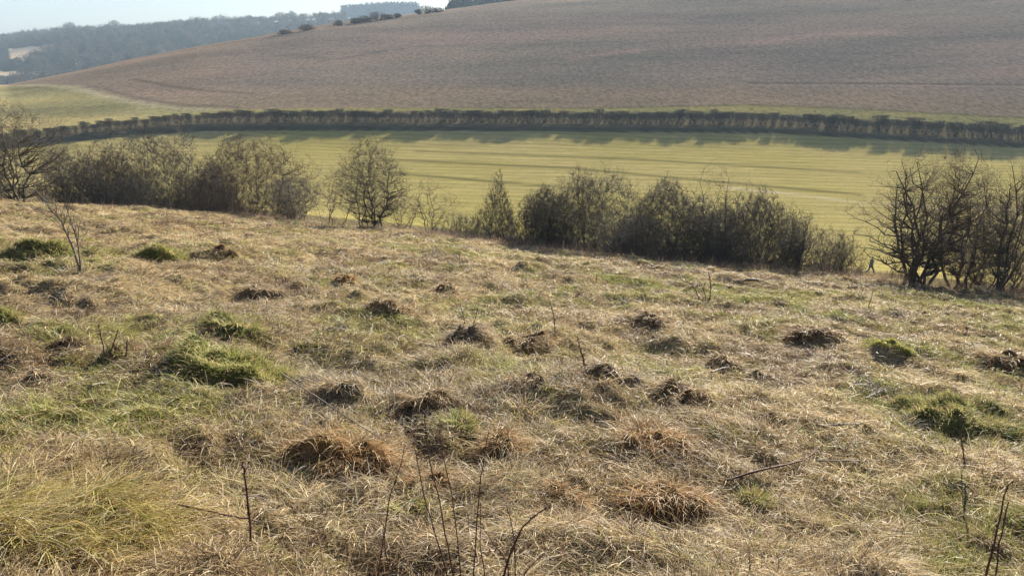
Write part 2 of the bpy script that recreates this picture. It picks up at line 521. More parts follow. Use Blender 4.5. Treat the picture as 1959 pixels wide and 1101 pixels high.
# ------------------------------------------------------------------ grass
def blade_mesh(P, az, e0, e1, L, wd, col, K=3, rng=RNG, tipcol=1.15):
    n = len(P)
    pts = np.zeros((n, K + 1, 3)); pts[:, 0] = P
    for k in range(K):
        e = e0 + (e1 - e0) * ((k + .5) / K)
        st = np.stack([np.sin(az) * np.cos(e), np.cos(az) * np.cos(e), np.sin(e)], 1)
        pts[:, k + 1] = pts[:, k] + st * (L / K)[:, None]
    tw = rng.uniform(-.9, .9, n)
    sd = np.stack([np.cos(az) * np.cos(tw), -np.sin(az) * np.cos(tw), np.sin(tw)], 1)
    prof = np.linspace(1, .18, K + 1) ** .8
    V = np.zeros((n, K + 1, 2, 3), np.float32)
    off = sd[:, None, :] * (wd[:, None] * prof[None])[:, :, None] * .5
    V[:, :, 0] = pts - off; V[:, :, 1] = pts + off
    base = (np.arange(n) * (K + 1) * 2)[:, None]
    k = np.arange(K)[None] * 2
    Fq = np.stack([base + k, base + k + 1, base + k + 3, base + k + 2], -1).reshape(-1, 4)
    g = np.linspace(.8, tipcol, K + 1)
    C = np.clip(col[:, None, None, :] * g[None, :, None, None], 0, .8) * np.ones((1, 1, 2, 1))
    return V.reshape(-1, 3), Fq, C.reshape(-1, 3)

def pick_cols(x, y, rng, greenness):
    n = len(x)
    u = rng.random(n)
    rusty = np.clip(.2 + .4 * fbm(x, y, 1.7, 3, 31), .05, .55)
    grey = np.clip(.12 + .3 * fbm(x, y, 3.1, 2, 33), 0, .5)
    c = np.where((u < rusty)[:, None], RUST, STRAW)
    c = np.where(((u > 1 - .22))[:, None], PALE, c)
    c = np.where((rng.random(n) < grey)[:, None], GREYB, c)
    isg = rng.random(n) < greenness
    gcol = np.where((rng.random(n) < .68)[:, None], YGREEN, GREEN)
    c = np.where(isg[:, None], gcol, c)
    return np.clip(c * rng.uniform(.62, 1.25, n)[:, None], 0, .78), isg

def scatter(n, r0, r1, pw, half, rng):
    t = rng.random(n)
    a = 2 - pw                                   # areal density falls as r**-pw
    r = (r0 ** a + (r1 ** a - r0 ** a) * t) ** (1 / a)
    th = rng.uniform(-half, half, n)
    return r * np.sin(th), r * np.cos(th)

rng = np.random.default_rng(5)
x, y = scatter(1020000, 1.9, 48, 1.35, math.radians(46), rng)
keep = (y - y_edge(x)) < 2.5
# clumping: thin the sward where a small-scale noise is low
cl = fbm(x, y, .42, 3, 51)
keep &= rng.random(len(x)) < np.clip(.7 + .7 * cl, .42, 1)
x, y, cl = x[keep], y[keep], cl[keep]
r = np.hypot(x, y)
g = np.clip(green_amt(x, y) * 1.0 + .23, 0.08, .8)
col, isg = pick_cols(x, y, rng, g)
flow = fbm(x, y, 1.0, 3, 61) * 3.2 + .5
az = flow + rng.normal(0, 1.0, len(x)) * np.where(rng.random(len(x)) < .25, 3, 1) + math.pi
L = rng.uniform(.04, .155, len(x)) * (1 + .35 * np.clip(cl, -1, 1)) * np.where(isg, .55, 1.0) * (1 + .005 * r)
e0 = np.where(isg, rng.uniform(.6, 1.35, len(x)), np.abs(rng.normal(.36, .32, len(x))))
e1 = np.where(isg, rng.uniform(-.1, .9, len(x)), rng.normal(-.12, .28, len(x)))
wd = (.0027 + .00040 * r) * rng.uniform(.5, 1.5, len(x))
P = np.stack([x, y, terrain(x, y) - .004 + rng.uniform(0, .035, len(x)) * (~isg)], 1)
near = r < 9
parts = [blade_mesh(P[m], az[m], e0[m], e1[m], L[m], wd[m], col[m], K, rng) for m, K in ((near, 4), (~near, 2))]
def join(parts):
    Vs, Fs, Cs, o = [], [], [], 0
    for V, F, C in parts:
        Vs.append(V); Fs.append(F + o); Cs.append(C); o += len(V)
    return np.concatenate(Vs), np.concatenate(Fs), np.concatenate(Cs)
# small tufts that break up the sward
rng = np.random.default_rng(8)
tx, ty = scatter(2600, 2.2, 42, 1.1, math.radians(41), rng)
kk = (ty - y_edge(tx)) < 1
tx, ty = tx[kk], ty[kk]
m = 46
tr = np.hypot(tx, ty)
rad = rng.uniform(.05, .17, len(tx)) * (1 + .02 * tr)
a = rng.uniform(0, 2 * math.pi, (len(tx), m)); q = np.sqrt(rng.random((len(tx), m)))
bx = tx[:, None] + np.cos(a) * q * rad[:, None] * 1.4; by = ty[:, None] + np.sin(a) * q * rad[:, None]
kind = rng.random(len(tx))
gt = green_amt(tx, ty)
tc = np.where((kind < .35)[:, None], RUST * .8, np.where((kind < .6)[:, None], STRAW * .9, np.where((kind < .75)[:, None], PALE, DARKB * 1.6)))
tc = np.where((rng.random(len(tx)) < np.clip(gt, .1, .9))[:, None], np.where((rng.random(len(tx)) < .5)[:, None], GREEN, YGREEN), tc)
colt = np.repeat(tc, m, 0) * rng.uniform(.6, 1.3, len(tx) * m)[:, None]
bx, by = bx.ravel(), by.ravel()
Lt = np.repeat(rng.uniform(.09, .22, len(tx)) * (1 + .012 * tr), m) * rng.uniform(.5, 1.1, len(bx))
azt = (a + rng.normal(0, .6, a.shape)); azt = (math.pi / 2 - azt).ravel()
parts.append(blade_mesh(np.stack([bx, by, terrain(bx, by) - .01], 1), azt, rng.uniform(.5, 1.35, len(bx)), rng.uniform(-.6, .5, len(bx)), Lt,
                        (.0026 + .00042 * np.repeat(tr, m)) * rng.uniform(.6, 1.5, len(bx)), np.clip(colt, 0, .75), 3, rng))
# low brown patches where the thatch has been scuffed up
tx, ty = scatter(850, 2.6, 42, 1.15, math.radians(41), rng)
kk = (ty - y_edge(tx)) < 0
tx, ty = tx[kk], ty[kk]
m = 150
tr = np.hypot(tx, ty)
rad = rng.uniform(.10, .46, len(tx)) ** 1.15 * (1 + .012 * tr)
a = rng.uniform(0, 2 * math.pi, (len(tx), m)); q = np.sqrt(rng.random((len(tx), m)))
wobr = 1 + .45 * fbm(np.cos(a) + tx[:, None] * 3, np.sin(a) + ty[:, None] * 3, 1.0, 2, 3)
bx = (tx[:, None] + np.cos(a) * q * wobr * rad[:, None] * 1.5).ravel(); by = (ty[:, None] + np.sin(a) * q * wobr * rad[:, None] * .8).ravel()
hump = (np.clip(1 - q ** 2, 0, 1) * rad[:, None] * .22).ravel()
kind = rng.random(len(tx))
tc = np.where((kind < .42)[:, None], RUST * .72, np.where((kind < .68)[:, None], RUST * .45, np.where((kind < .76)[:, None], GREYB * .7, YGREEN * .95)))
colt = np.repeat(tc, m, 0) * rng.uniform(.55, 1.45, len(bx))[:, None]
Lt = np.repeat(rng.uniform(.08, .2, len(tx)) * (1 + .012 * tr), m) * rng.uniform(.5, 1.1, len(bx))
azt = np.repeat(rng.uniform(0, 6.28, len(tx)), m) + rng.normal(0, 1.0, len(bx))
parts.append(blade_mesh(np.stack([bx, by, terrain(bx, by) + hump * rng.random(len(bx))], 1), azt, rng.uniform(.0, .9, len(bx)), rng.uniform(-.8, .3, len(bx)), Lt,
                        (.0028 + .00042 * np.repeat(tr, m)) * rng.uniform(.6, 1.5, len(bx)), np.clip(colt, 0, .75), 3, rng))
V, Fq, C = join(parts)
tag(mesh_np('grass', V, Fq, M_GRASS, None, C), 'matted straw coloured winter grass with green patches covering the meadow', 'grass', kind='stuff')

# upright dead weed stalks and long grass along the lip of the meadow
rng = np.random.default_rng(6)
n = 26000
x = rng.uniform(-34, 26, n); off = rng.normal(-.2, 1.1, n)
y = y_edge(x) + off
dens = ss(-24, -6, x) * .75 + .25
k = rng.random(n) < dens * np.clip(.6 + .8 * fbm(x, y, 1.6, 2, 71), .1, 1)
x, y = x[k], y[k]
n = len(x)
u = rng.random(n)
col = np.where((u < .5)[:, None], np.array([.27, .18, .13]), np.where((u < .8)[:, None], np.array([.40, .30, .19]), np.array([.30, .23, .19])))
col = col * rng.uniform(.6, 1.2, n)[:, None]
P = np.stack([x, y, terrain(x, y) - .01], 1)
az = rng.uniform(0, 2 * math.pi, n)
L = rng.uniform(.15, .5, n)
V, Fq, C = blade_mesh(P, az, rng.uniform(1.0, 1.5, n), rng.uniform(.3, 1.4, n), L, rng.uniform(.006, .013, n), col, 2, rng)
tag(mesh_np('weed_stalks', V, Fq, M_GRASS, None, C), 'fringe of dead mauve brown weed stalks along the lip of the meadow', 'dead weeds', kind='stuff')

# ------------------------------------------------------------------ mounds and tussocks
def mound(name, px, wpx, hpx, style, label, cat, group, seed, depth=.8):
    rng = np.random.default_rng(1000 + seed)
    p = at(*px)
    dist = np.linalg.norm(p)
    R = wpx / F_PX * dist / 2
    h = hpx / F_PX * dist                        # height of the mound as seen, foot to back
    sl = p / dist
    graz = max(.12, (MA * sl[0] + MB * sl[1] - sl[2]))
    H = (.32 if style == 'green' else .30 if style == 'dark' else .34 if style not in ('moss', 'long') else .15) * R
    D = float(np.clip((h - .9 * H) / (2 * graz), .55 * R, 1.25 * R))
    H = float(np.clip((h - 2 * graz * D) / .92, .18 * R, (.38 if style == 'green' else .45 if style == 'dark' else .45 if style != 'long' else .2) * R))
    cx, cy = p[0] * (1 + .7 * D / p[1]), p[1] + .7 * D
    cz = tz(cx, cy)
    root = empty(name, (cx, cy, cz), label, cat, group)
    # turf body: an uneven dome that runs into the ground
    nt_, nr_ = 64, 22
    a = np.linspace(0, 2 * math.pi, nt_, endpoint=False)
    q = np.linspace(0, 1.25, nr_)
    A, Qq = np.meshgrid(a, q)
    wob = 1 + .22 * fbm(np.cos(A) * 1.5 + seed * 3.1, np.sin(A) * 1.5, 1.0, 3, seed % 13)
    X = np.cos(A) * Qq * R * wob; Y = np.sin(A) * Qq * D * wob
    bump = fbm(X + seed * 7.7, Y, .35 * R + .05, 3, 5)
    prof = np.clip(1 - Qq ** (2.0 if style == 'green' else 2.5 if style == 'dark' else 3.0), -1, 1)
    prof = np.where(prof > 0, prof ** .8, prof)
    Y = np.where(Y < 0, Y * .72, Y)
    Z = H * prof * (1.0 + .6 * bump)
    Zg = terrain(cx + X, cy + Y) - cz
    Z = Zg + Z - .03 * ss(.78, 1.05, Qq)
    Z[-1] -= .1
    style_c = {'green': ((.13, .145, .04), (.24, .26, .07)), 'dark': ((.12, .13, .055), (.23, .23, .095)),
               'brown': ((.13, .085, .045), (.30, .21, .10)), 'grey': ((.17, .135, .09), (.34, .27, .17)),
               'moss': ((.22, .23, .04), (.38, .37, .06)), 'rust': ((.15, .09, .04), (.34, .215, .09)), 'long': ((.20, .16, .06), (.36, .29, .11))}[style]
    t = np.clip(.5 + .7 * fbm(X + 3, Y + seed, .12, 3, 7), 0, 1).ravel()
    bc = lerp(np.broadcast_to(np.array(style_c[0]), (len(t), 3)), np.broadcast_to(np.array(style_c[1]), (len(t), 3)), t)
    V = np.stack([X.ravel(), Y.ravel(), Z.ravel()], 1)
    I2 = np.arange(nr_ * nt_).reshape(nr_, nt_)
    Fq = np.stack([I2[:-1], np.roll(I2[:-1], -1, 1), np.roll(I2[1:], -1, 1), I2[1:]], -1).reshape(-1, 4)[:, ::-1]
    mesh_np('turf', V, Fq, M_MEADOW, root, bc, True)
    # its grass
    nb = int(min(9000, max(500, 5200 * math.pi * R * D * (6 / dist) ** .9 + 400)))
    nb = int(nb * (.8 if style == 'long' else 1.15 if style not in ('green', 'dark', 'moss') else 1.9))
    qq = np.sqrt(rng.random(nb)) * 1.18; aa = rng.uniform(0, 2 * math.pi, nb)
    if style not in ('green', 'moss', 'long'):      # blades thinned on the unlit front; dark thatch there paints in its shade
        kk = ~((np.sin(aa) < -.15) & (qq > .6) & (rng.random(nb) < .6))
        qq, aa = qq[kk], aa[kk]; nb = len(qq)
    bx = np.cos(aa) * qq * R; by = np.sin(aa) * qq * D
    ii = np.clip((qq / 1.25 * (nr_ - 1)).astype(int), 0, nr_ - 2); jj = np.clip((aa / (2 * math.pi) * nt_).astype(int), 0, nt_ - 1)
    fr = qq / 1.25 * (nr_ - 1) - ii
    bz = Z[ii, jj] * (1 - fr) + Z[ii + 1, jj] * fr
    bx = X[ii, jj] * (1 - fr) + X[ii + 1, jj] * fr
    by = Y[ii, jj] * (1 - fr) + Y[ii + 1, jj] * fr
    pal = {'green': [(GREEN * 1.1, .32), (YGREEN * 1.0, .36), (STRAW * .9, .32)], 'dark': [(GREEN * 1.1, .3), (YGREEN, .35), (RUST * .8, .15), (STRAW * .9, .2)],
           'brown': [(RUST, .35), (STRAW, .5), (RUST * .5, .15)], 'grey': [(GREYB, .35), (STRAW, .4), (RUST, .25)],
           'moss': [(np.array([.36, .355, .09]), .6), (YGREEN, .3), (STRAW, .1)], 'rust': [(np.array([.46, .27, .11]), .45), (STRAW, .35), (RUST, .2)],
           'long': [(np.array([.50, .39, .15]), .4), (YGREEN * 1.1, .25), (PALE, .2), (RUST, .15)]}[style]
    pick = rng.choice(len(pal), nb, p=[a_[1] for a_ in pal])
    col = np.array([a_[0] for a_ in pal])[pick] * rng.uniform(.65, 1.25, nb)[:, None]
    outaz = np.arctan2(bx / R, by / D)
    wpx_ = (.0026 + .00042 * dist) * rng.uniform(.6, 1.5, nb)
    if style in ('green', 'dark', 'moss'):
        az = outaz + rng.normal(0, 1.1, nb); L = rng.uniform(.035, .10, nb) * (1 + .02 * dist)
        if style == 'moss': L *= .55
        e0 = rng.uniform(.5, 1.4, nb); e1 = rng.uniform(-.3, .8, nb)
    elif style == 'long':
        az = 1.7 + rng.normal(0, 1.1, nb); L = rng.uniform(.08, .30, nb)
        e0 = rng.uniform(.3, 1.2, nb); e1 = rng.uniform(-.7, .2, nb)
    else:
        comb = rng.uniform(2.2, 4.6)
        mixw = rng.random(nb) < .45
        az = np.where(mixw, outaz, comb) + rng.normal(0, .8, nb); L = rng.uniform(.06, .20, nb) * (1 + .012 * dist) * min(1.0, R / .35 + .25)
        e0 = rng.uniform(.0, .95, nb); e1 = rng.uniform(-.9, .1, nb)
    V, Fq, C = blade_mesh(np.stack([bx, by, bz - .005], 1), az, e0, e1, L, wpx_, np.clip(col, 0, .7), 3, rng)
    mesh_np('grass_tuft', V, Fq, M_GRASS, root, C)
    return root

GM = 'turf covered anthill mounds in the meadow'
GT = 'dead grass tussocks in the meadow'
MOUNDS = [
    ('grass_mound', (455, 742), 250, 92, 'green', 'largest bright green mound, left of centre in the meadow, with ragged shaded front', GM),
    ('grass_mound', (448, 648), 120, 46, 'dark', 'dark green mound touching the back of the largest green mound', GM),
    ('grass_mound', (305, 503), 90, 32, 'green', 'small round green mound below the big left bushes, right of the thin pale sapling', GM),
    ('grass_mound', (82, 496), 110, 34, 'dark', 'grey green mound behind the thin pale sapling at the far left', GM),
    ('grass_mound', (745, 602), 130, 36, 'brown', 'dark hollow fronted mound with brown thatch, above the middle of the meadow', GM),
    ('grass_mound', (1838, 830), 240, 78, 'dark', 'wide dark mossy mound at the right edge of the meadow', GM),
    ('grass_mound', (1700, 672), 95, 22, 'moss', 'low yellow green mossy mound below the right hand trees', GM),
    ('grass_mound', (8, 626), 70, 30, 'dark', 'dark mound cut by the left edge of the view', GM),
    ('grass_mound', (775, 992), 90, 30, 'moss', 'small yellow mossy mound beside the tall foreground stems', GM),
    ('grass_tussock', (892, 658), 120, 58, 'grey', 'greyish tussock with twigs standing in it, right of the dark hollow mound', GT),
    ('grass_tussock', (1290, 780), 150, 46, 'brown', 'wide dark brown tussock right of the meadow centre with black shaded front', GT),
    ('grass_tussock', (1245, 872), 150, 66, 'rust', 'orange topped tussock just below the wide dark brown one', GT),
    ('grass_tussock', (650, 925), 210, 92, 'rust', 'largest combed over tussock with a deep dark hollow, left of the tall foreground stems', GT),
    ('grass_tussock', (1015, 678), 105, 38, 'brown', 'brown tussock immediately right of the greyish twiggy tussock', GT),
    ('grass_tussock', (1245, 624), 70, 34, 'brown', 'small peaked brown tussock standing alone in pale grass, upper right of centre', GT),
    ('grass_tussock', (1010, 748), 80, 38, 'brown', 'dark tussock below the pair at the meadow centre', GT),
    ('grass_tussock', (1385, 718), 70, 32, 'brown', 'small dark tussock above the low grey tussock, right of centre', GT),
    ('grass_tussock', (1480, 748), 130, 30, 'grey', 'low grey matted tussock right of the wide dark brown tussock', GT),
    ('grass_tussock', (1180, 727), 120, 28, 'grey', 'low grey brown ridge of thatch beside a leaning twig', GT),
    ('grass_tussock', (1265, 1000), 190, 72, 'rust', 'broad rusty tussock near the bottom edge, right of centre', GT),
    ('grass_tussock', (1085, 962), 90, 46, 'rust', 'smaller rusty tussock left of the broad one at the bottom', GT),
    ('grass_tussock', (955, 882), 100, 46, 'rust', 'tussock with bent straw just behind the rightmost tall foreground stem', GT),
    ('grass_tussock', (852, 560), 60, 26, 'brown', 'small dark tussock high in the middle of the meadow', GT),
    ('grass_tussock', (1925, 718), 90, 28, 'brown', 'brown tussock at the right edge above the wide mossy mound', GT),
    ('grass_tussock', (1560, 648), 120, 28, 'brown', 'broken brown tussock left of the yellow mossy mound', GT),
    ('grass_tussock', (1345, 822), 60, 26, 'brown', 'little dark tussock right of the orange topped one', GT),
    ('grass_tussock', (660, 546), 46, 18, 'rust', 'tiny rusty tussock upper left of the dark hollow mound', GT),
    ('grass_tussock', (500, 568), 90, 18, 'grey', 'flattened grey tussock behind the dark green mound', GT),
    ('grass_tussock', (655, 762), 90, 34, 'grey', 'pale grey tussock right of the largest green mound', GT),
    ('grass_tussock', (805, 788), 120, 24, 'brown', 'flat red brown tussock at the tip of the tallest foreground stem', GT),
    ('grass_tussock', (820, 945), 90, 66, 'rust', 'upright reddish tussock among the tall foreground stems', GT),
    ('grass_tussock', (425, 488), 60, 14, 'brown', 'low dark tussock in front of the rounded left bushes', GT),
    ('grass_tussock', (1440, 975), 60, 26, 'dark', 'small dark green tuft in the lower right meadow', GT),
    ('grass_tussock', (90, 735), 80, 26, 'grey', 'scraped tussock at the left side of the meadow', GT),
    ('grass_tussock', (430, 1092), 80, 36, 'brown', 'dark brown tuft at the bottom edge below the lone dead stalk', GT),
    ('grass_tussock', (878, 832), 80, 30, 'green', 'bright green leafy tuft right of the tallest foreground stem', GT),
    ('grass_tussock', (255, 1035), 170, 80, 'long', 'spiky yellow green clump of long grass at the lower left', GT),
    ('grass_tussock', (90, 1085), 330, 130, 'long', 'big heap of bent long straw in the bottom left corner', GT),
    ('grass_tussock', (270, 950), 110, 34, 'brown', 'dark overhung tussock behind the spiky yellow green clump', GT),
]
for i, (nm, px, wp, hp, st, lab, grp) in enumerate(MOUNDS):
    mound(nm, px, wp, hp, st, lab, 'mound' if nm == 'grass_mound' else 'tussock', grp, i, .75)

# ------------------------------------------------------------------ bare trees and shrubs
def norm(v):
    return v / np.maximum(np.linalg.norm(v, axis=-1, keepdims=True), 1e-9)

def grow_chain(start, dirn, L, r0, r1, K, jit, up, rng):
    n = len(start)
    P = np.zeros((n, K + 1, 3)); P[:, 0] = start
    d = norm(dirn)
    D = np.zeros((n, K + 1, 3)); D[:, 0] = d
    for k in range(K):
        P[:, k + 1] = P[:, k] + d * (L / K)[:, None]
        D[:, k + 1] = d
        d = norm(d + rng.normal(0, jit, (n, 3)) + np.array([0, 0, up]))
    R = r0[:, None] + (r1 - r0)[:, None] * np.linspace(0, 1, K + 1)[None]
    return P, D, R

def children(P, D, R, nper, t0, t1, ang, ratio, Lp, rng, spread=.25, taper=.55):
    n, K1, _ = P.shape
    K = K1 - 1
    idx = np.repeat(np.arange(n), nper)
    t = rng.uniform(t0, t1, len(idx)) * K
    k = np.minimum(t.astype(int), K - 1); f = (t - k)[:, None]
    st = P[idx, k] * (1 - f) + P[idx, k + 1] * f
    dr = D[idx, k + 1]
    rad = R[idx, k] * (1 - f[:, 0]) + R[idx, k + 1] * f[:, 0]
    rv = norm(rng.normal(0, 1, (len(idx), 3)))
    side = norm(rv - (rv * dr).sum(1, keepdims=True) * dr)
    a = rng.normal(ang, spread, len(idx))[:, None]
    nd = dr * np.cos(a) + side * np.sin(a)
    L = Lp[idx] * ratio * rng.uniform(.55, 1.25, len(idx)) * (1 - .45 * (t / K))
    return st, nd, L, rad * taper

def tubes(P, R, sides):
    n, K1, _ = P.shape
    T = np.zeros_like(P)
    T[:, 1:-1] = P[:, 2:] - P[:, :-2]; T[:, 0] = P[:, 1] - P[:, 0]; T[:, -1] = P[:, -1] - P[:, -2]
    T = norm(T)
    ref = np.where(np.abs(T[:, :1, 2:]) > .8, np.array([1., 0, 0]), np.array([0, 0, 1.]))
    U = norm(np.cross(T, np.broadcast_to(ref, T.shape))); Wv = np.cross(T, U)
    a = np.linspace(0, 2 * math.pi, sides, endpoint=False)
    V = P[:, :, None] + (U[:, :, None] * np.cos(a)[None, None, :, None] + Wv[:, :, None] * np.sin(a)[None, None, :, None]) * R[:, :, None, None]
    b = (np.arange(n) * K1 * sides)[:, None, None]
    k = (np.arange(K1 - 1) * sides)[None, :, None]
    j = np.arange(sides)[None, None]
    j2 = (j + 1) % sides
    F = np.stack([b + k + j, b + k + j2, b + k + sides + j2, b + k + sides + j], -1).reshape(-1, 4)
    return V.reshape(-1, 3), F

def cat(list_vf):
    Vs, Fs, o = [], [], 0
    for V, F in list_vf:
        Vs.append(V); Fs.append(F + o); o += len(V)
    return np.concatenate(Vs), np.concatenate(Fs)

def shrub_geo(seed, stems=8, fan=.6, lean=(0, 0), levels=((9, .25, 1, .75, .55), (6, .2, 1, .8, .5), (5, .15, 1, .8, .55)),
              base_r=.04, trunk_len=1.0, spread_base=.15, jit=.16, up=.10, rmin=.005, K0=7, upl=.05, foot=.0):
    """unit-ish shrub about 1 tall; returns (trunk geo, twig geo) as point chains"""
    rng = np.random.default_rng(seed)
    n = stems
    a = rng.uniform(0, 2 * math.pi, n)
    rad = np.sqrt(rng.random(n))
    start = np.stack([np.cos(a) * rad * spread_base, np.sin(a) * rad * spread_base, np.full(n, -.05)], 1)
    tilt = fan * np.sqrt(rng.random(n))
    d = np.stack([np.cos(a) * np.sin(tilt) + lean[0], np.sin(a) * np.sin(tilt) + lean[1], np.cos(tilt)], 1)
    L = trunk_len * rng.uniform(.7, 1.1, n)
    out = []
    P, D, R = grow_chain(start, d, L, np.full(n, base_r) * rng.uniform(.6, 1.2, n), np.full(n, base_r * .18), K0, jit * .7, up, rng)
    if foot:
        R[:, 0] *= 1 + foot
    out.append((P, R))
    for li, (nper, t0, t1, ang, ratio) in enumerate(levels):
        st, nd, L, r0 = children(P, D, R, nper, t0, t1, ang, ratio, L, rng)
        r0 = np.maximum(r0, rmin)
        K = (5, 3, 2, 2)[li]
        P, D, R = grow_chain(st, nd, L, r0, np.maximum(r0 * .3, rmin * .6), K, jit, upl, rng)
        out.append((P, R))
    return out

def fit(chains, W, Dp, H, anchor=True):
    """scale a shrub's chains to the wanted width, depth and height"""
    allp = np.concatenate([P.reshape(-1, 3) for P, R in chains])
    lo = np.percentile(allp, 1, axis=0); hi = np.percentile(allp, 99, axis=0)
    sc = np.array([W / (hi[0] - lo[0]), Dp / (hi[1] - lo[1]), H / hi[2]])
    cxy = (lo + hi) / 2 * np.array([1, 1, 0])
    res = []
    for P, R in chains:
        Q_ = P.copy()
        wgt = np.clip(Q_[..., 2:3] / max(hi[2], 1e-6) * 1.5, 0, 1)
        Q_ = Q_ - cxy * wgt
        res.append((Q_ * sc, R))
    return res

PROF = {
    'dome': ([0, .15, .45, .7, .88, 1.0], [.80, .94, 1.0, .95, .80, .42]),
    'cone': ([0, .2, .45, .7, .9, 1.0], [.85, 1.0, .78, .45, .22, .05]),
    'oval': ([0, .12, .3, .55, .8, .93, 1.0], [.22, .34, .78, 1.0, .86, .5, .15]),
    'fan': ([0, .15, .35, .6, .82, 1.0], [.12, .22, .6, .95, 1.0, .45]),
    'wide': ([0, .08, .2, .42, .65, .85, 1.0], [.12, .18, .5, .88, 1.0, .86, .4]),
    'low': ([0, .3, .6, .85, 1.0], [.9, 1.0, .92, .7, .2]),
    'hedge': ([0, .2, .34, .5, .7, .97, 1.0], [.6, .64, .7, .82, .97, 1.0, .8]),
}
def bez(s0, e0_, K, bend, jit, rng):
    n = len(s0)
    L = np.linalg.norm(e0_ - s0, axis=1, keepdims=True)
    c = (s0 + e0_) / 2 + rng.normal(0, 1, (n, 3)) * L * .12 + np.array([0, 0, 1.]) * L * bend
    t = np.linspace(0, 1, K + 1)[None, :, None]
    P = s0[:, None] * (1 - t) ** 2 + 2 * c[:, None] * t * (1 - t) + e0_[:, None] * t ** 2
    P[:, 1:] += rng.normal(0, jit, (n, K, 3)) * L[:, None]
    return P

def env_shrub(seed, W, Dp, H, prof, nst, nB, nT, twl, base_r, z0=.06, sb=.2, lean=0.0, nD=2, rt=.0045, topcut=None):
    rng = np.random.default_rng(seed)
    zs_, rs_ = PROF[prof]
    def sample(m, lo, pw=.5):
        out = []
        while sum(len(o) for o in out) < m:
            z = rng.uniform(lo, 1, m * 2); a = rng.uniform(0, 2 * math.pi, m * 2); q = rng.random(m * 2) ** pw * np.where(rng.random(m * 2) < .12, 1.18, 1)
            rad = np.interp(z, zs_, rs_)
            k = rng.random(m * 2) < rad ** 1.3 * (1 - .62 * np.clip(z * 1.5 - .35, 0, 1) * q * (not topcut)) * (1 if not topcut else .30 + .70 * ss(.3, .7, z))
            lump = 1 + .42 * fbm(np.cos(a) * 1.3 + seed * 2.3, np.sin(a) * 1.3 + z * 2.2, 1.0, 3, 1)
            topn = .95 + .14 * fbm(np.cos(a) * q * 2.5 + seed, np.sin(a) * q * 2.5, 1.0, 2, 6) * (topcut is None)
            p = np.stack([np.cos(a) * q * rad * lump * W / 2 + lean * z * H, np.sin(a) * q * rad * lump * Dp / 2, z * topn * H], 1)
            out.append(p[k])
        return np.concatenate(out)[:m]
    a = rng.uniform(0, 2 * math.pi, nst); q = np.sqrt(rng.random(nst))
    st = np.stack([np.cos(a) * q * sb * W / 2, np.sin(a) * q * sb * Dp / 2, np.full(nst, -.08)], 1)
    tg = sample(nst, .72, .6)
    o = np.argsort(tg[:, 0]); st = st[np.argsort(st[:, 0])]; tg = tg[o]
    P0 = bez(st, tg, 8, -.06, .018, rng)
    R0 = base_r * rng.uniform(.55, 1.1, nst)[:, None] * np.linspace(1, .14, 9)[None] ** .9
    nodes = P0[:, 1:].reshape(-1, 3); nrad = R0[:, 1:].ravel()
    def reach(targets, nodes, nrad, K, bend, jit, maxl, rmul, rmin):
        i = np.empty(len(targets), int)
        for k in range(0, len(targets), 1500):
            t = targets[k:k + 1500]
            df = t[:, None] - nodes[None]
            cost = (df ** 2).sum(-1) + 3 * np.maximum(0, .1 + .55 * np.hypot(df[..., 0], df[..., 1]) - df[..., 2]) ** 2
            i[k:k + 1500] = cost.argmin(1)
        s0 = nodes[i]; d = targets - s0; L = np.linalg.norm(d, axis=1, keepdims=True)
        e = s0 + d * np.minimum(1, maxl / np.maximum(L, 1e-6))
        P = bez(s0, e, K, bend, jit, rng)
        r = np.maximum(nrad[i] * rmul, rmin)
        R = r[:, None] * np.linspace(1, .3, K + 1)[None]
        return P, R
    P1, R1 = reach(sample(nB, z0 + .1), nodes, nrad, 5, -.05, .03, 9, .6, rt * 1.6)
    nodes = np.concatenate([nodes, P1[:, 1:].reshape(-1, 3)]); nrad = np.concatenate([nrad, R1[:, 1:].ravel()])
    P2, R2 = reach(sample(nT, z0, .55), nodes, nrad, 3, -.10, .05, twl, .6, rt)
    out = [(P0, R0), (P1, R1), (P2, R2)]
    if nD:
        D2 = np.diff(P2, axis=1, prepend=P2[:, :1]); D2[:, 0] = D2[:, 1]
        st, nd, L, r0 = children(P2, norm(D2), R2, nD, .25, 1, .8, .75, np.linalg.norm(P2[:, -1] - P2[:, 0], axis=1) + .1, rng)
        P3, _, R3 = grow_chain(st, nd, L, np.maximum(r0, rt * .8), np.full(len(L), rt * .4), 2, .2, .06, rng)
        out.append((P3, R3))
    if topcut:
        out = [(np.concatenate([P[..., :2], np.minimum(P[..., 2:], topcut + (P[..., 2:] - topcut) * .6)], -1), R) for P, R in out]
    return out

def build_shrub(name, loc, label, cat_, group, ch, twig_mat, bark=M_BARK, rz=0):
    root = empty(name, loc, label, cat_, group, rz)
    tr = cat([tubes(ch[0][0], ch[0][1], 6), tubes(ch[1][0], ch[1][1], 4)])
    tw = cat([tubes(P, R, 3) for P, R in ch[2:]])
    mesh_np('trunk', tr[0], tr[1], bark, root, None, True)
    mesh_np('crown', tw[0], tw[1], twig_mat, root)
    return root

GB = 'bare shrubs along the lower edge of the meadow'
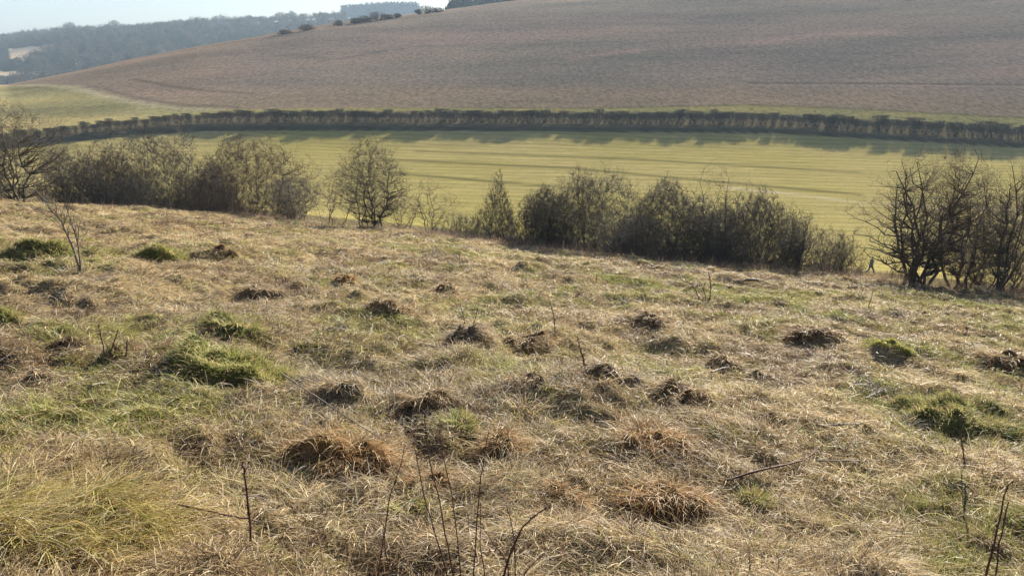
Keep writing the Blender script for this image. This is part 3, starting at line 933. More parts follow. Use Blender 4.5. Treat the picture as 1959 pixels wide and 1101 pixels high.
# (name, u, v_base, beyond edge m, width px, v_top, kind, material, label)
SHRUBS = [
    ('bare_tree', 40, 386, .6, 190, 196, 'leantree', M_TW_OLIVE, 'leaning bare hawthorn with a forked trunk at the left edge of the view'),
    ('bare_tree', -60, 384, 2.2, 170, 230, 'medium', M_TW_OLIVE, 'bare tree half outside the left edge behind the leaning hawthorn'),
    ('thorn_bush', 150, 390, 3.4, 140, 286, 'dense', M_TW_OLIVE, 'low olive brown bush just right of the leaning hawthorn'),
    ('thorn_bush', 215, 392, 4.6, 150, 284, 'dense', M_TW_BROWN, 'brown bush between the low olive one and the tallest rounded bush'),
    ('thorn_bush', 305, 395, 3.2, 190, 252, 'dense', M_TW_OLIVE, 'tallest rounded bush in the left thicket'),
    ('thorn_bush', 262, 398, 1.0, 110, 330, 'scrub', M_TW_GREY, 'tangle of pale bramble stems in front of the tallest rounded bush'),
    ('thorn_bush', 398, 402, 4.8, 120, 312, 'dense', M_TW_OLIVE, 'shaded bush filling the dip between the two domed bushes on the left'),
    ('thorn_bush', 478, 415, 2.6, 215, 264, 'dense', M_TW_BROWN, 'broad domed brown bush at the right end of the left thicket'),
    ('thorn_bush', 395, 405, .9, 150, 345, 'scrub', M_TW_BROWN, 'reddish bramble tangle at the foot of the broad domed brown bush'),
    ('thorn_bush', 566, 424, 1.6, 90, 338, 'medium', M_TW_GREY, 'small grey bush leaning out beside the broad domed brown bush'),
    ('bare_tree', 637, 428, 2.2, 110, 316, 'sparse', M_TW_OLIVE, 'thin three stemmed bare tree left of the upright hawthorn'),
    ('bare_tree', 712, 440, .5, 128, 266, 'upright', M_TW_OLIVE, 'dense upright hawthorn standing alone left of the open gap'),
    ('thorn_bush', 768, 448, 2.0, 70, 372, 'sparse', M_TW_OLIVE, 'wispy sapling just right of the upright hawthorn'),
    ('thorn_bush', 828, 455, 1.2, 95, 346, 'sparse', M_TW_GREY, 'sparse fan shaped sapling in the gap against the green field'),
    ('thorn_bush', 885, 461, 3.0, 110, 412, 'scrub', M_TW_GREY, 'low dark scrub right of the fan shaped sapling'),
    ('thorn_bush', 950, 468, 3.0, 104, 344, 'conical', M_TW_OLIVE, 'pointed conical green brown bush at the left end of the middle thicket'),
    ('thorn_bush', 1042, 480, 2.8, 120, 362, 'dense', M_TW_OLIVE, 'rounded olive bush right of the pointed conical one'),
    ('thorn_bush', 1130, 489, 3.2, 165, 332, 'dense', M_TW_GREY, 'tallest grey bush in the middle thicket with a feathery top'),
    ('bare_sapling', 1170, 491, .4, 90, 400, 'sparse', M_BARKP, 'pale bare sapling in front of the tallest grey bush'),
    ('thorn_bush', 1215, 498, 4.8, 110, 412, 'dense', M_TW_GREY, 'lower bush in the dip right of the tallest grey bush'),
    ('thorn_bush', 1280, 503, 2.6, 165, 350, 'dense', M_TW_GREY, 'dark blue grey bush in the middle of the right half of the thicket'),
    ('bare_tree', 1372, 511, 1.6, 100, 322, 'sparsetall', M_TW_OLIVE, 'spindly bare tree whose forked top rises above the middle thicket'),
    ('thorn_bush', 1356, 511, 4.2, 130, 392, 'dense', M_TW_OLIVE, 'olive bush wrapped around the stem of the spindly bare tree'),
    ('thorn_bush', 1440, 519, 2.6, 145, 372, 'dense', M_TW_GREY, 'dark rounded bush at the right end of the middle thicket'),
    ('thorn_bush', 1502, 527, 3.4, 80, 400, 'medium', M_TW_GREY, 'grey bush thinning out right of the dark rounded bush'),
    ('bare_sapling', 1527, 527, 1.4, 60, 405, 'sparsetall', M_TW_OLIVE, 'single thin sapling between the middle thicket and the low scrub'),
    ('thorn_bush', 1565, 532, 2.0, 110, 440, 'scrub', M_TW_GREY, 'low purple grey scrub left of the walking person'),
    ('thorn_bush', 1604, 537, 2.6, 86, 452, 'scrub', M_TW_BROWN, 'low brown scrub nearest the walking person'),
    ('bare_tree', 1742, 548, .3, 215, 292, 'oldthorn', M_TW_OLIVE, 'wide spreading bare hawthorn with a thick dark trunk at the right'),
    ('bare_tree', 1772, 551, .1, 150, 280, 'tallthorn', M_TW_BROWN, 'tall forked bare hawthorn, second trunk of the right hand group'),
    ('bare_tree', 1812, 556, .5, 120, 312, 'tallthorn', M_TW_BROWN, 'shorter bare tree just right of the forked hawthorn'),
    ('bare_tree', 1850, 560, .9, 90, 330, 'tallthorn', M_TW_BROWN, 'slender multi stemmed bare tree right of the shorter one'),
    ('bare_tree', 1872, 562, 1.6, 80, 345, 'sparsetall', M_TW_OLIVE, 'wispy bare tree between the slender one and the tall thin one'),
    ('bare_tree', 1900, 565, .3, 84, 322, 'tallthorn', M_TW_OLIVE, 'tall thin bare tree near the right edge'),
    ('bare_tree', 1926, 567, 1.0, 90, 335, 'sparsetall', M_TW_BROWN, 'straight slim bare tree second from the right edge'),
    ('bare_tree', 1955, 569, 1.8, 150, 330, 'medium', M_TW_BROWN, 'twiggy bare tree cut by the right edge of the view'),
    ('thorn_bush', 1905, 566, 2.8, 170, 440, 'scrub', M_TW_BROWN, 'brown undergrowth between the stems at the right edge'),
    ('thorn_bush', 1712, 547, 4.5, 60, 512, 'scrub', M_TW_BROWN, 'low weedy scrub right of the walking person under the hawthorn'),
]
KINDS = {
    'tallthorn': dict(prof='oval', nst=3, nB=150, nT=1300, twl=.6, base_r=.06, z0=.2, sb=.15),
    'dense': dict(prof='dome', nst=13, nB=560, nT=7600, twl=.7, base_r=.026, z0=.02, sb=.38, rt=.006, nD=3),
    'conical': dict(prof='cone', nst=10, nB=360, nT=4800, twl=.5, base_r=.022, z0=.02, sb=.6, rt=.0055),
    'medium': dict(prof='fan', nst=8, nB=220, nT=2200, twl=.55, base_r=.035, z0=.06, sb=.4),
    'sparse': dict(prof='fan', nst=5, nB=70, nT=420, twl=.45, base_r=.03, z0=.12, sb=.2),
    'sparsetall': dict(prof='oval', nst=4, nB=80, nT=480, twl=.5, base_r=.04, z0=.15, sb=.25),
    'scrub': dict(prof='low', nst=26, nB=320, nT=3000, twl=.4, base_r=.012, z0=.02, sb=.95),
    'upright': dict(prof='oval', nst=9, nB=380, nT=4200, twl=.5, base_r=.045, z0=.08, sb=.3),
    'oldthorn': dict(prof='wide', nst=6, nB=230, nT=1900, twl=.75, base_r=.085, z0=.14, sb=.07),
    'leantree': dict(prof='wide', nst=6, nB=300, nT=2900, twl=.6, base_r=.065, z0=.15, sb=.10, lean=-.1),
}
for i, (nm, u, vb, off, wp, vt, kd, mt, lab) in enumerate(SHRUBS):
    # foot: on the line of sight to the meadow's edge, a little beyond it
    d0 = ray(u, vb); s0 = d0[0] / d0[1]
    ys = np.linspace(15, 60, 3000)
    Y = ys[np.nonzero(ys - y_edge(s0 * ys) >= 0)[0][0]] + off
    X = s0 * Y
    Zb = tz(X, Y)
    dt = ray(u, vt); ztop = dt[2] / dt[1] * Y
    H = (ztop - Zb) * .97
    Wm = wp / F_PX * Y / d0[1] * 1.08
    ch = env_shrub(300 + i, Wm, min(Wm, 3.4) * .85, H, **KINDS[kd])
    ch = fit(ch, Wm, min(Wm, 3.4) * .85, H)
    build_shrub(nm, (X, Y, Zb), lab, 'bush' if nm == 'thorn_bush' else ('sapling' if nm == 'bare_sapling' else 'tree'), GB, ch,
                mt, M_BARKP if mt is M_BARKP else M_BARK)

# ------------------------------------------------------------------ the long hedge across the valley
GH = 'clipped hedge shrubs in a row across the valley'
protos = []
for k in range(9):
    ch = env_shrub(700 + k, (2.0, 2.7, 3.3)[k % 3], 1.9, (2.9, 3.2, 2.75)[(k // 2) % 3], 'hedge', (3, 4, 6)[k % 3], 110, (760, 1100, 1450)[k % 3], .7, .085, .03, .14, 0, 2, .012, 2.65)
    protos.append((cat([tubes(P, R, 5) for P, R in ch[:2]]), cat([tubes(P, R, 3) for P, R in ch[2:]])))
hx = np.linspace(-125, 126, 2000); hy = y_hedge(hx)
arc = np.concatenate([[0], np.cumsum(np.hypot(np.diff(hx), np.diff(hy)))])
rng = np.random.default_rng(21)
pos = 0.0
src = {}
labels_h = ['hedge shrub with a clear forked stem and flat clipped top in the row across the valley']
cnt = 0
while pos < arc[-1]:
    x0 = float(np.interp(pos, arc, hx)); y0 = float(np.interp(pos, arc, hy)) + rng.normal(0, .55)
    pos += rng.uniform(.85, 1.8) * (1.15 if x0 > 40 else 1.0)
    if abs(x0 / y0) > .72: continue
    k = int(rng.integers(0, 9))
    sc = rng.uniform(.8, 1.06) * (.85 if x0 < -72 else (1.1 if x0 > 40 else 1.0))
    lab = 'bare flat topped hedge shrub in the dark clipped row across the valley'
    if x0 < -72: lab = 'lower hedge shrub where the far hedge bends towards the left edge'
    if x0 > 48: lab = 'gappy fork stemmed hedge shrub at the right end of the far hedge'
    root = empty('hedge_shrub', (x0, y0, tz(x0, y0)), lab, 'hedge shrub', GH, rng.uniform(-.4, .4) + (0 if rng.random() < .5 else math.pi))
    root.scale = (sc * rng.uniform(.85, 1.2), sc, sc * rng.uniform(.86, 1.12))
    if k in src:
        for c in src[k]:
            c2 = c.copy(); COL.objects.link(c2); c2.parent = root
    else:
        src[k] = [mesh_np('trunk', *protos[k][0], M_BARK, root), mesh_np('crown', *protos[k][1], M_TW_FAR, root)]
    cnt += 1

# rough grass and litter along the hedge foot
rng = np.random.default_rng(22)
n = 26000
x = rng.uniform(-125, 126, n); y = y_hedge(x) + rng.uniform(-5.5, 5, n)
P = np.stack([x, y, terrain(x, y) - .02], 1)
col = np.where((rng.random(n) < .5)[:, None], np.array([.07, .055, .035]), np.array([.10, .085, .04])) * rng.uniform(.7, 1.2, n)[:, None]
V, Fq, C = blade_mesh(P, rng.uniform(0, 6.28, n), rng.uniform(.8, 1.5, n), rng.uniform(.2, 1.4, n), rng.uniform(.15, .5, n), rng.uniform(.03, .06, n), col, 2, rng)
tag(mesh_np('rough_grass', V, Fq, M_GRASS, None, C), 'rough grass and dead stems along the foot of the far hedge', 'grass', kind='stuff')

# taller grass blades that give the field and the hill their grain
rng = np.random.default_rng(23)
n = 70000
th0 = rng.uniform(-.64, .64, n); r0 = np.sqrt(rng.uniform(62 ** 2, 205 ** 2, n))
x = r0 * np.sin(th0); y = r0 * np.cos(th0)
row = np.sin((y + .14 * x + 3 * fbm(x, y, 50, 2, 9)) * 2 * math.pi / 4.2)
k = (y - y_edge(x) > 8) & (y < y_hedge(x) - 7) & (rng.random(n) < .55 + .35 * row)
for P, wd_ in LINES[-4:]:
    k &= polyline_dist(x, y, P)[0] > wd_ * 1.3
x, y = x[k], y[k]; n = len(x)
col = np.where((rng.random(n) < .55)[:, None], np.array([.34, .30, .085]), np.array([.43, .345, .14])) * rng.uniform(.65, 1.2, n)[:, None]
P = np.stack([x, y, terrain(x, y) - .02], 1)
V, Fq, C = blade_mesh(P, rng.uniform(0, 6.28, n), rng.uniform(.5, 1.3, n), rng.uniform(-.2, .8, n), rng.uniform(.12, .34, n), rng.uniform(.05, .12, n), col, 2, rng)
tag(mesh_np('crop', V, Fq, M_GRASS, None, C), 'short yellow green crop growing in rows on the valley field', 'crop', kind='stuff')

rng = np.random.default_rng(24)
n = 150000
th0 = rng.uniform(-.66, .66, n); r0 = np.sqrt(rng.uniform(165 ** 2, 470 ** 2, n))
x = r0 * np.sin(th0); y = r0 * np.cos(th0)
s2 = x / y
pp = y - y_hedge(x)
mw2 = 15.5 + 5 * ss(10, 90, x)
td2, ts2 = polyline_dist(x, y, TRACK)
gl2 = ((ts2 < 0) | (x < TRACK[0][0])) & (x < TRACK[-1][0])
k = (pp > mw2 + 1) & (y < np.interp(s2, SK_S, SK_Y) * 1.02) & ~gl2 & (rng.random(n) < np.clip(.6 + .7 * fbm(x, y, 9, 3, 19), .1, 1))
x, y = x[k], y[k]; n = len(x)
u = rng.random(n)
col = np.where((u < .4)[:, None], np.array([.19, .14, .11]), np.where((u < .8)[:, None], np.array([.25, .185, .145]), np.array([.34, .25, .185]))) * rng.uniform(.7, 1.2, n)[:, None]
col = col * (1 + .32 * ss(.35, .8, (y - y_hedge(x)) / np.maximum(np.interp(x / y, SK_S, SK_Y) - y_hedge(x), 1)) * ss(-.3, .05, x / y))[:, None]  # stubble takes the same painted haze lightening as the hill
P = np.stack([x, y, terrain(x, y) - .03], 1)
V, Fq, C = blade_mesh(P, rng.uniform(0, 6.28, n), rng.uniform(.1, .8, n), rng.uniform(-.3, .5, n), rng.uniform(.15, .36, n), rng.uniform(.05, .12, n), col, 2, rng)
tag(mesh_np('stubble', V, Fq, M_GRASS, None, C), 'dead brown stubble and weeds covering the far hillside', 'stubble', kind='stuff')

# ------------------------------------------------------------------ far woods
def crown_faces(cx, cy, cz, R, H, nf, size, rng):
    """small leaf-clump faces spread through a crown standing at (cx, cy, cz)"""
    n = nf
    v = norm(rng.normal(0, 1, (n, 3))) * (rng.random(n) ** .45)[:, None]
    lump = 1 + .25 * np.sin(v[:, 0] * 5 + cx) * np.sin(v[:, 1] * 4 + cy)
    c = np.stack([cx + v[:, 0] * R * lump, cy + v[:, 1] * R * lump, cz + H * .58 + v[:, 2] * H * .42 * lump], 1)
    a = norm(rng.normal(0, 1, (n, 3))); b = norm(np.cross(a, rng.normal(0, 1, (n, 3))))
    s = (size * rng.uniform(.5, 1.3, n))[:, None]
    V = np.stack([c - a * s - b * s * .5, c + a * s - b * s * .5, c + a * s + b * s * .5, c - a * s + b * s * .5], 1).reshape(-1, 3)
    F = np.arange(n * 4).reshape(-1, 4)
    return V, F

rng = np.random.default_rng(31)
parts = []
cols = []
cand = 0
while cand < 2500:
    cand += 1
    s0 = rng.uniform(-.80, -.20); y0 = math.sqrt(rng.uniform(560 ** 2, 1340 ** 2)); x0 = s0 * y0
    if ipoly(np.array([x0]), np.array([y0]), PALE1)[0] or ipoly(np.array([x0]), np.array([y0]), PALE2)[0]: continue
    # keep the ground just in front of the pale fields open too
    if ipoly(np.array([x0]), np.array([y0 + 22.]), PALE1)[0] or ipoly(np.array([x0]), np.array([y0 + 48.]), PALE1)[0] or ipoly(np.array([x0]), np.array([y0 + 75.]), PALE1)[0] or ipoly(np.array([x0]), np.array([y0 + 45.]), PALE2)[0] or ipoly(np.array([x0]), np.array([y0 + 22.]), PALE2)[0]: continue
    H = rng.uniform(6, 13); R = rng.uniform(3.0, 6.0)
    z0 = tz(x0, y0)
    parts.append(crown_faces(x0, y0, z0, R, H, 250, .42, rng))
    t = rng.random()
    cc = np.array([.075, .07, .055]) if t < .5 else (np.array([.11, .095, .075]) if t < .8 else np.array([.05, .058, .042]))
    cols.append(np.broadcast_to(cc * .62 * rng.uniform(.75, 1.2), (1000, 3)))
V, Fq = cat(parts)
M_LEAFCOL = grass_mat('distant_crowns', .45)
tag(mesh_np('distant_wood', V, Fq, M_LEAFCOL, None, np.concatenate(cols)), 'hazy leafless wood covering the distant slope at the upper left', 'wood', kind='stuff')

# flat topped plantation on the farthest rise
rng = np.random.default_rng(32)
parts = []
yc0 = 1750
xl, xr = [(u - W_PX / 2) / F_PX / 1.0626 * yc0 for u in (646, 797)]
for i in range(420):
    x0 = rng.uniform(xl, xr); y0 = yc0 + rng.uniform(-20, 60)
    u0 = (x0 - xl) / (xr - xl)
    ztop = (.0350 + .0045 * math.sin(min(1, u0 * 1.25) * math.pi * .55) - .012 * max(0, .06 - u0) / .06) * yc0 + rng.uniform(-1.6, 0.4)
    z0 = tz(x0, y0)
    H = ztop - z0
    parts.append(crown_faces(x0, y0, z0, 3.6, H, 90, 1.5, rng))
V, Fq = cat(parts)
tag(mesh_np('plantation', V, Fq, M_CONIF, None), 'flat topped dense plantation on the farthest hazy rise', 'wood', kind='stuff')

# wood behind the crest of the brown hill
rng = np.random.default_rng(33)
parts = []
for i in range(150):
    u = rng.uniform(858, 1010); Y = rng.uniform(640, 700)
    sk = np.interp(u, [857, 870, 900, 985, 1010], [8, -6, -10, -9, -12])
    x0 = (u - W_PX / 2) / F_PX / 1.06 * Y
    zt = ray(u, sk + rng.uniform(-2, 5)); zt = zt[2] / zt[1] * Y
    H = rng.uniform(11, 14)
    parts.append(crown_faces(x0, Y, zt - H, 3.4, H, 70, .8, rng))
V, Fq = cat(parts)
tag(mesh_np('hilltop_wood', V, Fq, M_CONIF, None), 'blue grey wood showing over the crest of the brown hill', 'wood', kind='stuff')

# single trees one can tell apart on the skylines
GS = 'trees standing out on the skyline'
SKY = [
    (545, 62, 34, 55, 'small dark bush lowest on the brown hill crest, left one of the pair', 'bush', .90),
    (588, 56, 42, 45, 'larger dark bush on the brown hill crest right beside the low small one', 'bush', .90),
    (650, 46, 24, 38, 'tiny dark bush on the crest below the left end of the flat plantation', 'bush', .90),
    (680, 42, 26, 33, 'small round bush on the crest, first of three below the flat plantation', 'bush', .90),
    (699, 40, 34, 29, 'middle bush of the three on the crest below the flat plantation', 'bush', .90),
    (722, 37, 44, 21, 'tallest of the three crest bushes below the flat plantation', 'bush', .90),
    (745, 33, 26, 28, 'low bush on the crest right of the tallest crest bush', 'bush', .90),
    (762, 31, 18, 26, 'smallest crest bush below the right end of the flat plantation', 'bush', .90),
    (803, 26, 22, 17, 'slight pale tree on the crest just right of the flat plantation', 'tree', .92),
    (818, 24, 44, 8, 'round topped tree on the crest between the plantation and the hilltop wood', 'tree', .92),
    (838, 22, 36, 13, 'low bush on the crest just left of the hilltop wood', 'bush', .92),
]
rng = np.random.default_rng(34)
def sky_tree(i, u, vb, wp, vt, lab, cat_, fy):
    s0 = (u - W_PX / 2) / F_PX / 1.05
    Y = float(np.interp(s0, SK_S, SK_Y)) * fy
    X = s0 * Y; Z = tz(X, Y)
    d0 = ray(u, vt); zt = d0[2] / d0[1] * Y
    H = max(2.0, zt - Z); R = wp / F_PX * Y / 2
    root = empty('skyline_bush' if cat_ == 'bush' else 'skyline_tree', (X, Y, Z), lab, cat_, GS)
    ch = env_shrub(900 + i, R * 1.6, R * 1.5, H * .95, 'dome' if cat_ == 'bush' else 'oval', 4, 60, 700, 1.2, .10, .02, .3, 0, 1, .045)
    V, Fq = cat([tubes(P, R_, 4) for P, R_ in ch[:2]])
    mesh_np('trunk', V, Fq, M_BARK, root)
    V, Fq = cat([tubes(P, R_, 3) for P, R_ in ch[2:]])
    mesh_np('crown', V, Fq, M_WOOD, root)
for i, a in enumerate(SKY): sky_tree(i, *a)

# taller bare trees on the distant ridge
RIDGE = [(132, 52, 30, 41, 'lone rounded tree at the left end of the distant ridge'), (218, 50, 44, 38, 'broad tree on the distant ridge above the pale field'),
         (292, 52, 40, 46, 'low tree on the distant ridge right of the broad one'), (335, 50, 46, 39, 'spreading bare tree on the left half of the distant ridge'),
         (378, 46, 40, 30, 'tall domed tree left of the tallest ridge tree'), (421, 45, 46, 26, 'tallest domed tree on the distant ridge'),
         (476, 46, 20, 29, 'slim pointed tree on the distant ridge right of the tallest domed tree'), (500, 45, 40, 30, 'wide bare tree where the distant ridge meets the brown hill'),
         (540, 42, 42, 22, 'high rounded tree above the dark crest bushes'), (560, 40, 20, 20, 'slim tree right of the high rounded tree on the ridge'),
         (628, 38, 44, 24, 'last bare tree on the ridge before the flat plantation')]
def ridge_tree(i, u, vb, wp, vt, lab):
    Y = 1290.
    X = (u - W_PX / 2) / F_PX / 1.055 * Y
    Z = tz(X, Y)
    d0 = ray(u, vt); H = max(8, d0[2] / d0[1] * Y - Z); R = wp / F_PX * Y / 2
    root = empty('ridge_tree', (X, Y, Z), lab, 'tree', 'trees standing out on the distant ridge')
    ch = env_shrub(1200 + i, R * 2, R * 1.8, H, 'oval', 3, 70, 1100, 3.0, .45, .15, .1, 0, 1, .17)
    V, Fq = cat([tubes(P, R_, 4) for P, R_ in ch[:2]])
    mesh_np('trunk', V, Fq, M_BARK, root)
    V, Fq = cat([tubes(P, R_, 3) for P, R_ in ch[2:]])
    mesh_np('crown', V, Fq, M_WOOD, root)
for i, a in enumerate(RIDGE): ridge_tree(i, *a)

# ------------------------------------------------------------------ stems, saplings and sticks in the meadow
def stem_geo(pts, r0, r1, rng, twigs=0, knots=True, twl=.12):
    P = np.array(pts, float)
    t = np.linspace(0, 1, len(P)); tt = np.linspace(0, 1, max(14, len(P) * 4))
    Q_ = np.stack([np.interp(tt, t, P[:, k]) for k in range(3)], 1)
    for _ in range(2): Q_[1:-1] = (Q_[:-2] + 2 * Q_[1:-1] + Q_[2:]) / 4
    if not twigs or twl < .15: r0, r1 = r0 * 1.35, r1 * 1.35
    Q_ += rng.normal(0, r0 * .6, Q_.shape) * np.linspace(0, 1, len(Q_))[:, None]
    R = (r0 + (r1 - r0) * tt) * (1 + .18 * (rng.random(len(tt)) < .35))
    geo = [tubes(Q_[None], R[None], 6)]
    n = len(Q_)
    if knots:                               # buds and thorns
        m = n * 2
        i = rng.integers(1, n - 1, m)
        d = norm(rng.normal(0, 1, (m, 3)) + np.array([0, 0, .6]))
        Pk = np.stack([Q_[i], Q_[i] + d * r0 * 3.0], 1)
        Rk = np.stack([R[i] * .8, R[i] * .15], 1)
        geo.append(tubes(Pk, Rk, 3))
    if twigs:
        i = rng.integers(n // 3, n - 1, twigs)
        tn = norm(Q_[np.minimum(i + 1, n - 1)] - Q_[i - 1])
        d = norm(tn + rng.normal(0, .6, (twigs, 3)))
        L = rng.uniform(.4, 1.2, twigs) * twl
        Pt, D, Rt = grow_chain(Q_[i], d, L, R[i] * .6, R[i] * .2, 4, .15, .05, rng)
        geo.append(tubes(Pt, Rt, 3))
        Pu = []
    return geo

def foot(u, Y):
    """where a stem seen at column u and distance Y stands"""
    x = (u - W_PX / 2) / F_PX / .86 * Y
    return np.array([x, Y, tz(x, Y) - .03])

def plant(name, stems, label, cat_, mat, Y, seed, grounded=False, group=None, twl=.12):
    """stems: [(list of (u, v) from foot to tip, r0, r1, twigs, dY)]"""
    rng = np.random.default_rng(seed)
    first = None
    geos = []
    for (px, r0, r1, tw, dY) in stems:
        if grounded:
            b = at(*px[0]); y0 = b[1]
            pts = [b - np.array([0, 0, .03])] + [ray_y(u, v, y0 + dY * (i + 1) / len(px)) for i, (u, v) in enumerate(px[1:])]
        else:
            y0 = Y
            pts = [ray_y(u, v, y0 + dY * i / len(px)) for i, (u, v) in enumerate(px)]
            lo = pts[0]
            b = lo.copy(); b[2] = tz(lo[0], lo[1]) - .03
            if lo[2] > b[2]:
                b[:2] += (lo[:2] - pts[1][:2]) * .3
                b[2] = tz(b[0], b[1]) - .03
                pts = [b] + pts
        geos.append((pts, r0, r1, tw))
        if first is None: first = np.array(pts[0])
    root = empty(name, tuple(first), label, cat_, group)
    for (pts, r0, r1, tw) in geos:
        g = stem_geo([np.array(p) - first for p in pts], r0, r1, rng, tw, True, twl)
        V, Fq = cat(g)
        mesh_np('stem', V, Fq, mat, root)
    return root

GF = 'bare stems growing up in the foreground'
plant('briar', [([(868, 1101), (845, 980), (815, 850), (812, 770)], .0028, .0012, 2, .1)], 'tallest bare reddish stem in the foreground, slightly left of centre', 'stem', M_STEM, 2.62, 1, group=GF)
plant('briar', [([(882, 1101), (868, 960), (845, 860), (841, 800)], .0025, .0010, 2, .1)], 'thin bare stem just right of the tallest one', 'stem', M_STEM, 2.66, 2, group=GF)
plant('briar', [([(857, 1101), (832, 1020), (805, 920), (793, 848)], .0027, .0010, 0, .05)], 'bare stem curving left beside the tallest one', 'stem', M_STEM, 2.58, 3, group=GF)
plant('briar', [([(722, 1101), (732, 1040), (745, 950), (764, 895), (776, 850)], .0026, .0010, 2, .05), ([(748, 1101), (735, 1045), (737, 1000)], .0022, .0010, 0, 0)], 'crooked forked stem left of the upright foreground stems', 'stem', M_STEM, 2.6, 4, group=GF)
plant('briar', [([(906, 1101), (912, 1000), (922, 900), (935, 825)], .0028, .0010, 1, .1), ([(928, 1101), (918, 1040), (920, 960)], .0022, .0010, 0, 0)], 'paired bare stems leaning right at the centre foreground', 'stem', M_STEM, 2.62, 5, group=GF)
plant('briar', [([(962, 1101), (980, 1050), (1000, 1005), (1035, 975), (1060, 965)], .0045, .0012, 0, .1), ([(972, 1072), (945, 1040), (922, 1005)], .0022, .0010, 0, .05),
                      ([(985, 1040), (978, 1000), (970, 965)], .0020, .0010, 0, .05), ([(1000, 1101), (1020, 1075), (1045, 1060)], .0022, .0010, 1, .05)],
      'thick forking dark branch at the bottom centre', 'branch', M_STEM, 2.55, 6, group=GF)
plant('briar', [([(1885, 1101), (1905, 1030), (1920, 960), (1930, 925)], .0035, .0016, 0, .05), ([(1905, 1101), (1912, 1040), (1928, 960)], .0030, .0015, 1, .02)], 'pair of dark stems in the bottom right corner', 'stem', M_STEM, 2.6, 7, group=GF)
plant('dead_stalk', [([(480, 1045), (477, 985), (468, 900), (465, 885)], .0045, .0025, 0, 0)], 'lone upright dead stalk in the lower left meadow', 'stalk', M_STEM, 3, 8, True)
plant('dead_stalk', [([(1850, 900), (1842, 860), (1836, 825), (1838, 790)], .004, .002, 0, 0)], 'curved dead stalk below the wide mossy mound', 'stalk', M_STEM, 3, 9, True)
plant('dead_stalk', [([(1842, 1000), (1848, 950), (1846, 925)], .004, .003, 6, 0)], 'fuzzy seed head stalk in the lower right meadow', 'stalk', M_TW_GREY, 3, 10, True)
plant('sapling', [([(155, 522), (142, 480), (120, 425), (96, 400), (85, 380)], .016, .005, 26, 0), ([(155, 522), (150, 465), (135, 420), (124, 385)], .013, .004, 22, 0), ([(150, 470), (162, 450), (170, 440)], .008, .003, 6, 0),
                  ([(118, 425), (80, 405), (62, 398)], .007, .003, 14, 0)],
      'thin pale forked sapling leaning left in front of the left bushes', 'sapling', M_BARKP, 9, 11, True, twl=.45)
plant('twiggy_shoot', [([(203, 690), (195, 650), (188, 618)], .004, .002, 2, 0), ([(205, 690), (218, 655), (226, 630)], .0035, .002, 1, 0)], 'forked thin shoot in the left meadow', 'shoot', M_STEM, 6, 12, True)
plant('twiggy_shoot', [([(240, 682), (243, 650)], .005, .003, 0, 0)], 'short dark stick standing up right of the forked thin shoot', 'shoot', M_STEM, 6, 13, True)
plant('twiggy_shoot', [([(85, 705), (95, 685)], .005, .003, 0, 0)], 'short slanting stick at the left side of the meadow', 'shoot', M_STEM, 6, 14, True)
plant('twiggy_shoot', [([(1122, 712), (1113, 675), (1102, 640)], .007, .003, 1, 0)], 'single leaning twig at the centre right of the meadow', 'shoot', M_STEM, 6, 15, True)
plant('twiggy_shoot', [([(1358, 572), (1360, 545), (1355, 520)], .012, .004, 5, 0), ([(1340, 572), (1325, 545), (1305, 530)], .010, .004, 3, 0), ([(1352, 572), (1345, 552), (1350, 540)], .009, .004, 4, 0)],
      'dark branching shoot below the spindly bare tree', 'shoot', M_STEM, 14, 16, True, twl=.35)
plant('twiggy_shoot', [([(893, 640), (888, 610), (880, 578)], .006, .0025, 6, 0), ([(900, 640), (908, 612), (915, 590)], .005, .0025, 5, 0)], 'brushy shoot growing out of the greyish tussock', 'shoot', M_STEM, 8, 17, True, twl=.18)
plant('twiggy_shoot', [([(1062, 640), (1060, 605), (1052, 578)], .005, .0025, 2, 0)], 'slim shoot behind the central pair of tussocks', 'shoot', M_STEM, 8, 18, True)
plant('twiggy_shoot', [([(1660, 590), (1668, 565), (1672, 548)], .007, .003, 4, 0)], 'little branching shoot in front of the gap with the person', 'shoot', M_STEM, 14, 19, True, twl=.3)
plant('twiggy_shoot', [([(1140, 545), (1142, 520)], .008, .004, 2, 0)], 'stubby shoot in the green grass below the middle thicket', 'shoot', M_STEM, 14, 20, True, twl=.2)

def stick(px, r0, label, mat, seed, lift=.05):
    rng = np.random.default_rng(seed)
    pts = [at(u, v) + np.array([0, 0, lift]) for u, v in px]
    c = pts[0].copy()
    g = stem_geo([p - c for p in pts], r0, r0 * .5, rng, 3, False, .12)
    V, Fq = cat(g)
    o = mesh_np('fallen_stick', V, Fq, mat, None)
    o.location = c
    tag(o, label, 'stick', 'fallen sticks lying in the grass')
stick([(1390, 932), (1450, 912), (1540, 893), (1572, 862)], .006, 'long dark fallen stick in the lower right meadow', M_STEM, 41)
stick([(1570, 825), (1645, 822)], .007, 'straight pale fallen stick right of the small dark tussocks', M_BARKP, 42)
stick([(540, 740), (610, 790), (680, 838), (745, 880)], .004, 'long thin straw coloured stalk slanting above the combed over tussock', M_BARKP, 43, .12)
stick([(345, 992), (420, 1008), (500, 1025)], .004, 'thin dark stick lying behind the lone dead stalk', M_STEM, 44, .08)
stick([(1560, 895), (1730, 896)], .004, 'thin pale stick lying level in the right meadow', M_BARKP, 45, .06)
stick([(1655, 770), (1692, 752)], .006, 'short pale stick left of the wide mossy mound', M_BARKP, 46)
stick([(1360, 722), (1398, 708)], .008, 'pale stick across the small dark tussock', M_BARKP, 47, .06)

